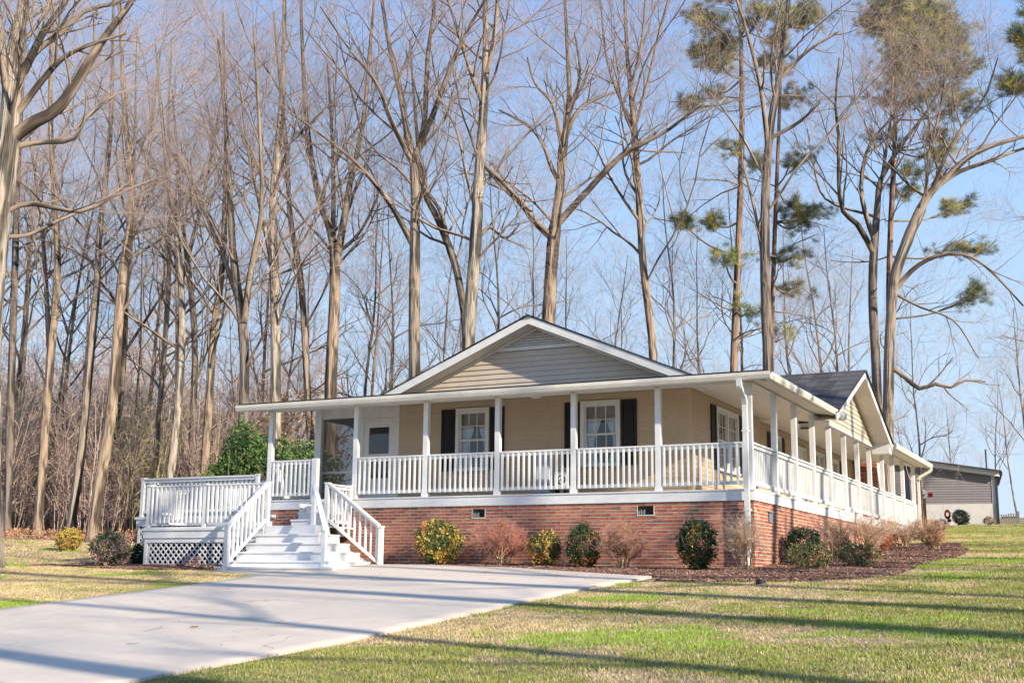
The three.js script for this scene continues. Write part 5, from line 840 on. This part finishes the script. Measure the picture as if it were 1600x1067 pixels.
// ---- pines
function pine(o) {
  const rr = RNG(o.seed), D = o.D, sc = D / FOC, tr = o.trunk.map(([u, v]) => atH(u, v, D)), base = tr[0].clone(); base.y = ground(base.x, base.z) - .25;
  const t = thing('pine_tree', o.label, 'tree', [base.x, base.y + .25, base.z]), loc = p => p.clone().sub(t.position); tr[0] = base;
  const N = 20, tp = curve(tr.map(loc), N), w0 = o.trunk[0][2], w1 = o.trunk[o.trunk.length - 1][2]; mesh('trunk', new TB().tube(tp, taper(N + 1, w0 * sc / 2, w1 * sc / 2), 9, .12).geo(), barkMats.pine, t);
  const tb = new TB(), nd = [], twigs = [];
  const cols = [[.13, .17, .055], [.36, .32, .08], [.065, .10, .06]];
  for (const [u, v, rx, ry, n0] of o.clumps) { const n = n0 * (v < 130 ? 1.7 : 1.1);
    let dz = (rr() - .5) * 4; const c = loc(atH(u, v, D + dz)); let bi = 0, bd = 1e9; tp.forEach((p, i) => { const d = Math.abs(p.y - (c.y - .12 * Math.hypot(c.x - p.x, c.z - p.z))); if (d < bd) { bd = d; bi = i; } });
    const b = curve([tp[bi], tp[bi].clone().lerp(c, .5).add(V(0, -.25, 0)), c], 8); tb.tube(b, taper(9, .05, .018), 5);
    const nbr = Math.ceil(n / 6);
    for (let k = 0; k < nbr; k++) {
      const d = rndDir(rr), f = .3 + 1.25 * rr(), e = c.clone().addScaledVector(_right, d.x * rx * sc * f).add(V(0, d.y * ry * 1.5 * sc * f, 0)).addScaledVector(_fh, d.z * rx * sc * f * .8), st = b[4 + Math.floor(rr() * 5)], br = [st, st.clone().lerp(e, .55).add(V(0, -.08, 0)), e]; tb.tube(br, [.016, .011, .006], 3);
      const tone = rr(), cc = cols[tone > .62 ? 1 : tone < .3 ? 2 : 0];
      for (let q = 0; q < 5; q++) { const u2 = .45 + .6 * rr(), pp = br[1].clone().lerp(e, (u2 - .45) / .6).add(rndDir(rr).multiplyScalar(.24)), g = .75 + .6 * rr(); nd.push({ m: basis(V(d.x * .5 + (rr() - .5) * .5, .7, d.z * .5 + (rr() - .5) * .5), rr() * 6.28, .75 + .55 * rr(), pp), c: lin(cc[0] * g, cc[1] * g, cc[2] * g) }); }
    }
  }
  for (let k = 0; k < (o.dead || 12); k++) { const i = 5 + Math.floor(rr() * 14), a = rr() * 6.28; ramify(tb, twigs, tp[i], V(Math.cos(a), .05 + .3 * rr(), Math.sin(a)), 1.5 + 2.5 * rr(), .035, 2, 3, rr, { trop: .0, wob: .25 }); }
  mesh('limbs', tb.geo(), limbMat, t); putTwigs(t, twigs, twigMat); inst('needles', needleGeo, needleMat, nd, t);
}
pine({ seed: 51, D: 47, label: 'slim leaning pine with sparse needle tufts behind the porch roof', trunk: [[1143, 790, 15], [1147, 577, 14], [1154, 400, 12], [1160, 187, 11], [1158, 60, 9], [1154, -120, 5]], clumps: [[1100, 25, 34, 16, 90], [1128, 66, 34, 14, 80], [1086, 75, 16, 10, 30], [1120, 92, 28, 12, 70], [1068, 160, 26, 8, 46], [1112, 145, 22, 7, 36], [1060, 345, 24, 7, 40], [1112, 345, 30, 8, 50], [1140, 230, 20, 8, 30], [1130, 400, 32, 8, 44], [1188, 20, 26, 14, 70], [1180, 250, 22, 10, 36], [1172, 480, 20, 14, 36], [1140, -30, 50, 26, 150]], dead: 16 });
pine({ seed: 52, D: 52, label: 'pine with tiered horizontal boughs beside the straight dark barked tree', trunk: [[1206, 790, 10], [1206, 577, 9], [1210, 400, 8], [1218, 187, 7], [1222, 40, 6], [1226, -120, 3]], clumps: [[1250, 18, 40, 16, 120], [1272, 30, 28, 12, 60], [1214, 60, 30, 14, 70], [1212, 100, 26, 10, 50], [1240, 150, 30, 14, 70], [1240, 240, 40, 10, 70], [1266, 330, 46, 12, 90], [1238, 322, 24, 8, 40], [1240, 400, 44, 10, 70], [1250, 350, 40, 9, 50], [1236, 450, 34, 10, 46], [1220, 520, 36, 10, 36]], dead: 14 });
pine({ seed: 53, D: 50, label: 'tall pine with a dense yellow green crown above the side porch gable', trunk: [[1392, 790, 13], [1391, 600, 12], [1391, 400, 11], [1400, 187, 10], [1397, 75, 8], [1402, -90, 4]], clumps: [[1395, 14, 40, 22, 260], [1440, 22, 46, 24, 280], [1480, 38, 34, 22, 200], [1360, 30, 26, 16, 100], [1420, 62, 50, 20, 240], [1492, 62, 24, 14, 110], [1452, 100, 52, 18, 170], [1500, 104, 38, 14, 120], [1400, 110, 34, 14, 90], [1420, -30, 60, 26, 220], [1470, 140, 44, 14, 110], [1500, 165, 40, 12, 90], [1425, 150, 30, 12, 60], [1424, 262, 26, 9, 60], [1470, 236, 36, 10, 70], [1500, 322, 36, 9, 80], [1420, 300, 30, 10, 50], [1500, 388, 44, 9, 90], [1530, 460, 26, 14, 80], [1480, 210, 34, 10, 60], [1384, 210, 24, 10, 40], [1380, 150, 26, 10, 40]], dead: 14 });
pine({ seed: 54, D: 44, label: 'pine beyond the lawn reaching needle boughs toward the leaning tree', trunk: [[1690, 850, 16], [1688, 500, 15], [1684, 200, 12], [1680, -100, 6]], clumps: [[1596, 60, 18, 12, 60], [1592, 128, 30, 9, 70], [1572, 134, 24, 8, 40], [1600, 20, 12, 10, 20], [1612, 90, 30, 14, 70]], dead: 10 });

// ---- prototype trees: copies stand deeper in the wood, beyond the outbuilding, and across the lawn
function protoTree(seed, Ht, r, o = {}) {
  const rr = RNG(seed), g = new THREE.Group(), N = 14, tp = limb(V(0, -.3, 0), V((rr() - .5) * .12, 1, (rr() - .5) * .12).normalize(), Ht, N, rr, o.bend ?? .045, .03); mesh('trunk', new TB().tube(tp, taper(N + 1, r, r * .16), 8).geo(), o.bark || barkMats.tan, g);
  const tb = new TB(), twigs = [], nb = o.nb || 16, s0 = o.start ?? .35;
  for (let k = 0; k < nb; k++) { const f = s0 + (.98 - s0) * (k + rr()) / nb, i = Math.min(N, Math.floor(f * N)), a = k * 2.4 + rr(), el = .5 + .5 * rr(); ramify(tb, twigs, tp[i], V(Math.cos(a) * Math.cos(el), Math.sin(el), Math.sin(a) * Math.cos(el)), Ht * .27 * (.55 + .6 * rr()) * (1.15 - .6 * f), Math.min(.08, r * (1 - f) * .6 + .015), 1, o.lv || 3, rr, o); }
  mesh('limbs', tb.geo(), limbMat, g); putTwigs(g, twigs, o.tm || twigMat); return g;
}
const protos = [protoTree(301, 21, .15, { nb: 10, c2: 2 }), protoTree(302, 19, .125, { nb: 9, c2: 2 }), protoTree(303, 23, .17, { nb: 11, start: .4, c2: 2 }), protoTree(304, 15, .085, { nb: 8, c2: 2 }), protoTree(305, 24, .30, { bend: .075, nb: 9, start: .42, c1: 4, lv: 2, tw: 1, tw1: 0 }), protoTree(306, 22, .22, { bend: .09, nb: 8, start: .36, c1: 4, lv: 3, c2: 2 }), protoTree(307, 17, .10, { nb: 13, start: .12, c2: 2, wob: .32, trop: .03, bend: .07, bark: barkMats.dark }), protoTree(308, 19, .12, { nb: 13, start: .18, c2: 2, wob: .30, trop: .04, bend: .06, bark: barkMats.grey })];
function putTree(k, x, z, s, turn, label, group) { const c = protos[k].clone(); c.name = numbered('bare_tree'); c.position.set(x, ground(x, z), z); c.rotation.y = turn; c.scale.setScalar(s); tag(c, label, 'tree', group); scene.add(c); return c; }
{ const rr = RNG(71);
  // second rank of the wood
  const us = [-260, -180, -110, -70, -30, 0, 34, 68, 92, 132, 168, 210, 226, 252, 288, 360, 400, 448, 560, 600]; us.forEach((u, i) => { const D = 52 + 16 * rr() + (u > 420 ? 14 : 0), p = atH(u, 800, D); putTree(i % 4, p.x, p.z, .8 + .35 * rr(), rr() * 6.28, 'slim bare tree deeper in the wood beside the deck', 'second rank trees of the wood beside the deck'); });
  [690, 790, 930, 1075, 1290, 1320].forEach((u, i) => { const p = atH(u, 800, 68 + 14 * rr()); putTree(i % 4, p.x, p.z, .72 + .25 * rr(), rr() * 6.28, 'slender bare tree far behind the house roof', 'far trees behind the house'); });
  [430, 500, 560, 620, 700, 775, 820, 915, 960, 1050, 1100, 1170, 1250, 1330, 1440].forEach((u, i) => { const p = atH(u, 800, 52 + 14 * rr()); putTree(6 + i % 2, p.x, p.z, .72 + .3 * rr() - (u > 1300 ? .25 : 0), rr() * 6.28, 'low branching twiggy tree in the gap between taller trunks behind the house', 'twiggy trees behind the house'); });
  [[1470, 120, .5], [1500, 105, .52], [1535, 112, .5], [1562, 96, .55], [1592, 88, .58], [1622, 80, .62], [1640, 70, .55]].forEach(([u, D, s], i) => { const p = atH(u, 800, D); putTree((i + 1) % 4, p.x, p.z, s, rr() * 6.28, 'pale bare tree beyond the grey outbuilding', 'trees beyond the outbuilding'); });
  // trees across the lawn whose shadows fall over the grass, driveway and porch
  [[17, 22.4, 4, 1], [17.5, 20.4, 4, 1.1], [18, 17.8, 5, 1], [17, 14.2, 4, 1.1], [17, 11.9, 4, 1], [19, 10.4, 5, 1], [18, 7.6, 5, .9], [16, 5.2, 4, .85], [17, 3.2, 5, .9], [16, .6, 4, .9], [18, -3.2, 5, 1], [17, -7, 4, 1], [20, -26, 4, 1], [26, -30, 5, 1], [33, 25.5, 0, 1.05], [37, 19, 2, 1], [35, 11, 0, 1], [38, 1, 2, 1]].forEach(([x, z, k, s]) => putTree(k, x, z, s, x * 1.7, 'bare tree across the lawn facing the side porch', 'trees across the lawn'));
}
{ // far wood and undergrowth, one mass each
  const rr = RNG(81), rr2 = RNG(83), tb = new TB(); const tp = limb(V(0, -.5, 0), V(0, 1, 0), 17, 8, rr, .05, .02); tb.tube(tp, taper(9, .14, .03), 5);
  for (let k = 0; k < 14; k++) { const f = .25 + .72 * k / 14, a = k * 2.4, el = .6 + .4 * rr(), pts = limb(tp[Math.floor(f * 8)], V(Math.cos(a) * Math.cos(el), Math.sin(el), Math.sin(a) * Math.cos(el)), 4.6 * (1.15 - .7 * f), 4, rr, .16, .06); tb.tube(pts, taper(5, .04, .014), 3); for (let j = 0; j < 7; j++) { const q = pts[1 + Math.floor(rr() * 4)], d = tilt(pts[4].clone().sub(pts[0]).normalize(), .5 + .4 * rr(), rr() * 6.28), p2 = limb(q, d, 1.5 + rr(), 2, rr, .2, .06); tb.tube(p2, taper(3, .018, .007), 3); for (let i = 0; i < 6; i++) { const e = p2[0].clone().lerp(p2[2], rr()), d3 = tilt(d, .6, rr() * 6.28); tb.tube([e, e.clone().addScaledVector(d3, .5 + .7 * rr())], [.010, .006], 3); } } }
  const list = []; for (let k = 0; k < 250; k++) { const u = k < 190 ? -120 + 620 * Math.pow(rr2(), 1.4) : -120 - 700 * rr2(), D = 82 + 70 * rr2(), p = atH(u, 800, D), s = .5 + .34 * rr2(), g = .85 + .3 * rr2(); list.push({ m: new THREE.Matrix4().compose(V(p.x, ground(p.x, p.z), p.z), new THREE.Quaternion().setFromAxisAngle(V(0, 1, 0), rr2() * 6.28), V(s, s, s)), c: lin(g, g, g) }); }
  const w = inst('distant_woods', tb.geo(), twigMat, list, scene); tag(w, 'distant bare woodland filling in behind the front trees', 'woods');
  const sb = new TB(); for (let k = 0; k < 7; k++) { const a = rr() * 6.28, sp = limb(V(Math.cos(a) * .25, -.1, Math.sin(a) * .25), V(Math.cos(a) * .25, 1, Math.sin(a) * .25).normalize(), 2.2 + 3.2 * rr(), 5, rr, .12, .03); sb.tube(sp, taper(6, .022, .007), 3); for (let j = 0; j < 9; j++) { const i = 1 + Math.floor(rr() * 5), d = tilt(V(0, 1, 0), .5 + .6 * rr(), rr() * 6.28), p2 = limb(sp[i], d, .6 + .9 * rr(), 2, rr, .2, .04); sb.tube(p2, taper(3, .010, .005), 3); for (let q = 0; q < 4; q++) { const e = p2[0].clone().lerp(p2[2], .3 + .7 * rr()), d3 = tilt(d, .7, rr() * 6.28); sb.tube([e, e.clone().addScaledVector(d3, .25 + .3 * rr())], [.006, .004], 3); } } }
  const ul = []; for (let k = 0; k < 380; k++) { const u = -80 + 520 * rr2(), D = 47 + 34 * rr2(), p = atH(u, 800, D), s = .6 + .7 * rr2(), g = .8 + .5 * rr2(), ol = rr2() < .18; ul.push({ m: new THREE.Matrix4().compose(V(p.x, ground(p.x, p.z), p.z), new THREE.Quaternion().setFromAxisAngle(V(0, 1, 0), rr2() * 6.28), V(s, s * (.8 + .5 * rr2()), s)), c: ol ? lin(.9 * g, 1.05 * g, .6 * g) : lin(g, g * .97, g * .93) }); }
  const un = inst('undergrowth', sb.geo(), twigMat, ul, scene); tag(un, 'tangle of thin bare saplings and brush under the woodland trees', 'undergrowth');
}
// ---------------------------------------------------------------- ground cover
{
  const rr = RNG(61), bp = [], bi = []; for (let k = 0; k < 9; k++) { const a = rr() * 6.28, r = .05 * rr(), x = Math.cos(a) * r, z = Math.sin(a) * r, h = .022 + .026 * rr(), lx = (rr() - .5) * .05, lz = (rr() - .5) * .05, w = .0035, b = bp.length / 3, c = Math.cos(a) * w, s = Math.sin(a) * w; bp.push(x - c, 0, z - s, x + c, 0, z + s, x + lx, h, z + lz); bi.push(b, b + 1, b + 2); }
  const bg = new THREE.BufferGeometry(); bg.setAttribute('position', new THREE.Float32BufferAttribute(bp, 3)); bg.setIndex(bi); bg.computeVertexNormals();
  const list = [], tanC = [.66, .52, .30], grnC = [.28, .31, .065], dk = [.40, .28, .16], vg = [.27, .38, .05];
  const add = (x, z, sc) => {
    const ex = .16 * (fbm(x * 2.3, z * 2.3, 15) - .42); if (onDrive(x + ex, z) && onDrive(x - ex, z) && onDrive(x, z - ex) || onBed(x, z)) return; if (x < 0.05 && x > -11.6 && z < .1 && z > -21) return; if (x < -9 && x > -15.4 && z < 1.6 && z > -2) return;
    const n1 = fbm(x * .28, z * .5, 77), n2 = fbm(x * 1.7, z * 2.6, 31); let g = smooth(.46, .58, n1 - .05 + .15 * smooth(-1, 6, x) - .20 * smooth(-7, -12, x) + .30 * (n2 - .5)); const viv = smooth(.62, .68, fbm(x * .5 + 40, z * .9, 53));
    const isG = rr() < Math.max(.05 + .56 * g, .8 * viv), c = isG ? (rr() < viv ? vg : grnC) : rr() < .22 ? dk : tanC, f = .75 + .5 * rr();
    const a = rr() * 6.28, s = sc * (.7 + .6 * rr()) * (isG ? 1.1 : .95);
    list.push({ m: new THREE.Matrix4().compose(V(x, ground(x, z) - .004, z), new THREE.Quaternion().setFromAxisAngle(V(0, 1, 0), a), V(s * 1.2, s * (isG ? 1.15 : .9), s * 1.2)), c: lin(c[0] * f, c[1] * f, c[2] * f) });
  };
  for (let k = 0; k < 62000; k++) { const z = lerp(4, 16.5, rr()), x = lerp(-3.2, 8.5, rr()); add(x, z, .8); }
  for (let k = 0; k < 52000; k++) { const z = lerp(4.5, -20, Math.pow(rr(), 1.2)), x = lerp(-.6, 9, rr()); add(x, z, 1); }
  for (let k = 0; k < 16000; k++) { const z = lerp(-20, -39, rr()), x = lerp(-1, 8, rr()); add(x, z, 1.3); }
  for (let k = 0; k < 42000; k++) { const z = lerp(1.2, 11, rr()), x = lerp(-19, -8.6, rr()); add(x, z, .9); }
  for (let k = 0; k < 22000; k++) { const z = lerp(3, -13, rr()), x = lerp(-32, -13, rr()); if ((-x - 17.5) * .55 - z - 13 < 0) add(x, z, 1.2); }
  const g = inst('lawn_grass', bg, new THREE.MeshStandardMaterial({ color: 0xffffff, roughness: .9, side: THREE.DoubleSide }), list, scene); tag(g, 'patchy green and straw coloured winter grass covering the lawn', 'grass');
  // bark chips on the beds
  const cg = new THREE.BoxGeometry(.055, .012, .02), cl = []; for (let k = 0; k < 60000 && cl.length < 22000; k++) { const w = rr(); let x, z; if (w < .3) { x = lerp(-8.3, .2, rr()); z = lerp(0, 3.1, rr()); } else if (w < .8) { x = lerp(-1, 3, rr()); z = lerp(-13.5, 3.95, Math.sqrt(rr())); } else { x = lerp(-17.5, -10.2, rr()); z = lerp(.6, 2.6, rr()); } if (!onBed(x, z) || (x < .02 && z < .02 && x > -11.5)) continue; const f = .6 + .9 * rr(), p = rr() < .12; cl.push({ m: basis(V((rr() - .5) * .7, 1, (rr() - .5) * .7), rr() * 6.28, .7 + .8 * rr(), V(x, ground(x, z) + .035 + .05 * (fbm(x * 3, z * 3, 9) - .5), z)), c: p ? lin(.34 * f, .22 * f, .16 * f) : lin(.165 * f, .088 * f, .064 * f) }); }
  const ch = inst('mulch_chips', cg, new THREE.MeshStandardMaterial({ color: 0xffffff, roughness: 1 }), cl, scene); tag(ch, 'reddish brown bark chips spread over the planting beds', 'mulch');
  // leaf litter at the wood edge
  const ll = []; for (let k = 0; k < 26000; k++) { const x = lerp(-48, -14, rr()), z = lerp(4, -34, rr()), e = (-x - 17.5) * .55 - z - 12.5; if (e < -.5 * rr()) continue; const hp = .35 * Math.exp(-(((e - 1.5) / 1.8) ** 2)) * fbm(x * .5, z * .5, 4); const f = .7 + .6 * rr(), c = rr() < .6 ? [.40, .21, .12] : [.30, .18, .11]; ll.push({ m: basis(rndDir(rr), rr() * 6.28, 1.2 + .8 * rr(), V(x, ground(x, z) + .03 + hp * rr() * 2, z)), c: lin(c[0] * f, c[1] * f, c[2] * f) }); }
  for (let k = 0; k < 900; k++) { const x = lerp(-18, 8, rr()), z = lerp(-12, 16, rr()); if (onDrive(x, z) || (x < .1 && x > -15.4 && z < 1.6) || (x < -7.6 && x > -10.4 && z < 2.9)) continue; const f = .7 + .6 * rr(), q = .45 + .4 * rr(); ll.push({ m: basis(V(.3 * (rr() - .5), 1, .3 * (rr() - .5)), rr() * 6.28, .12, V(x, ground(x, z) + .042, z), q, q), c: lin(.34 * f, .19 * f, .10 * f) }); }
  const lt = inst('leaf_litter', leafGeo[1], leafSolid, ll, scene); tag(lt, 'fallen orange brown leaves heaped along the wood edge', 'leaves');
}
renderer.render(scene, camera);
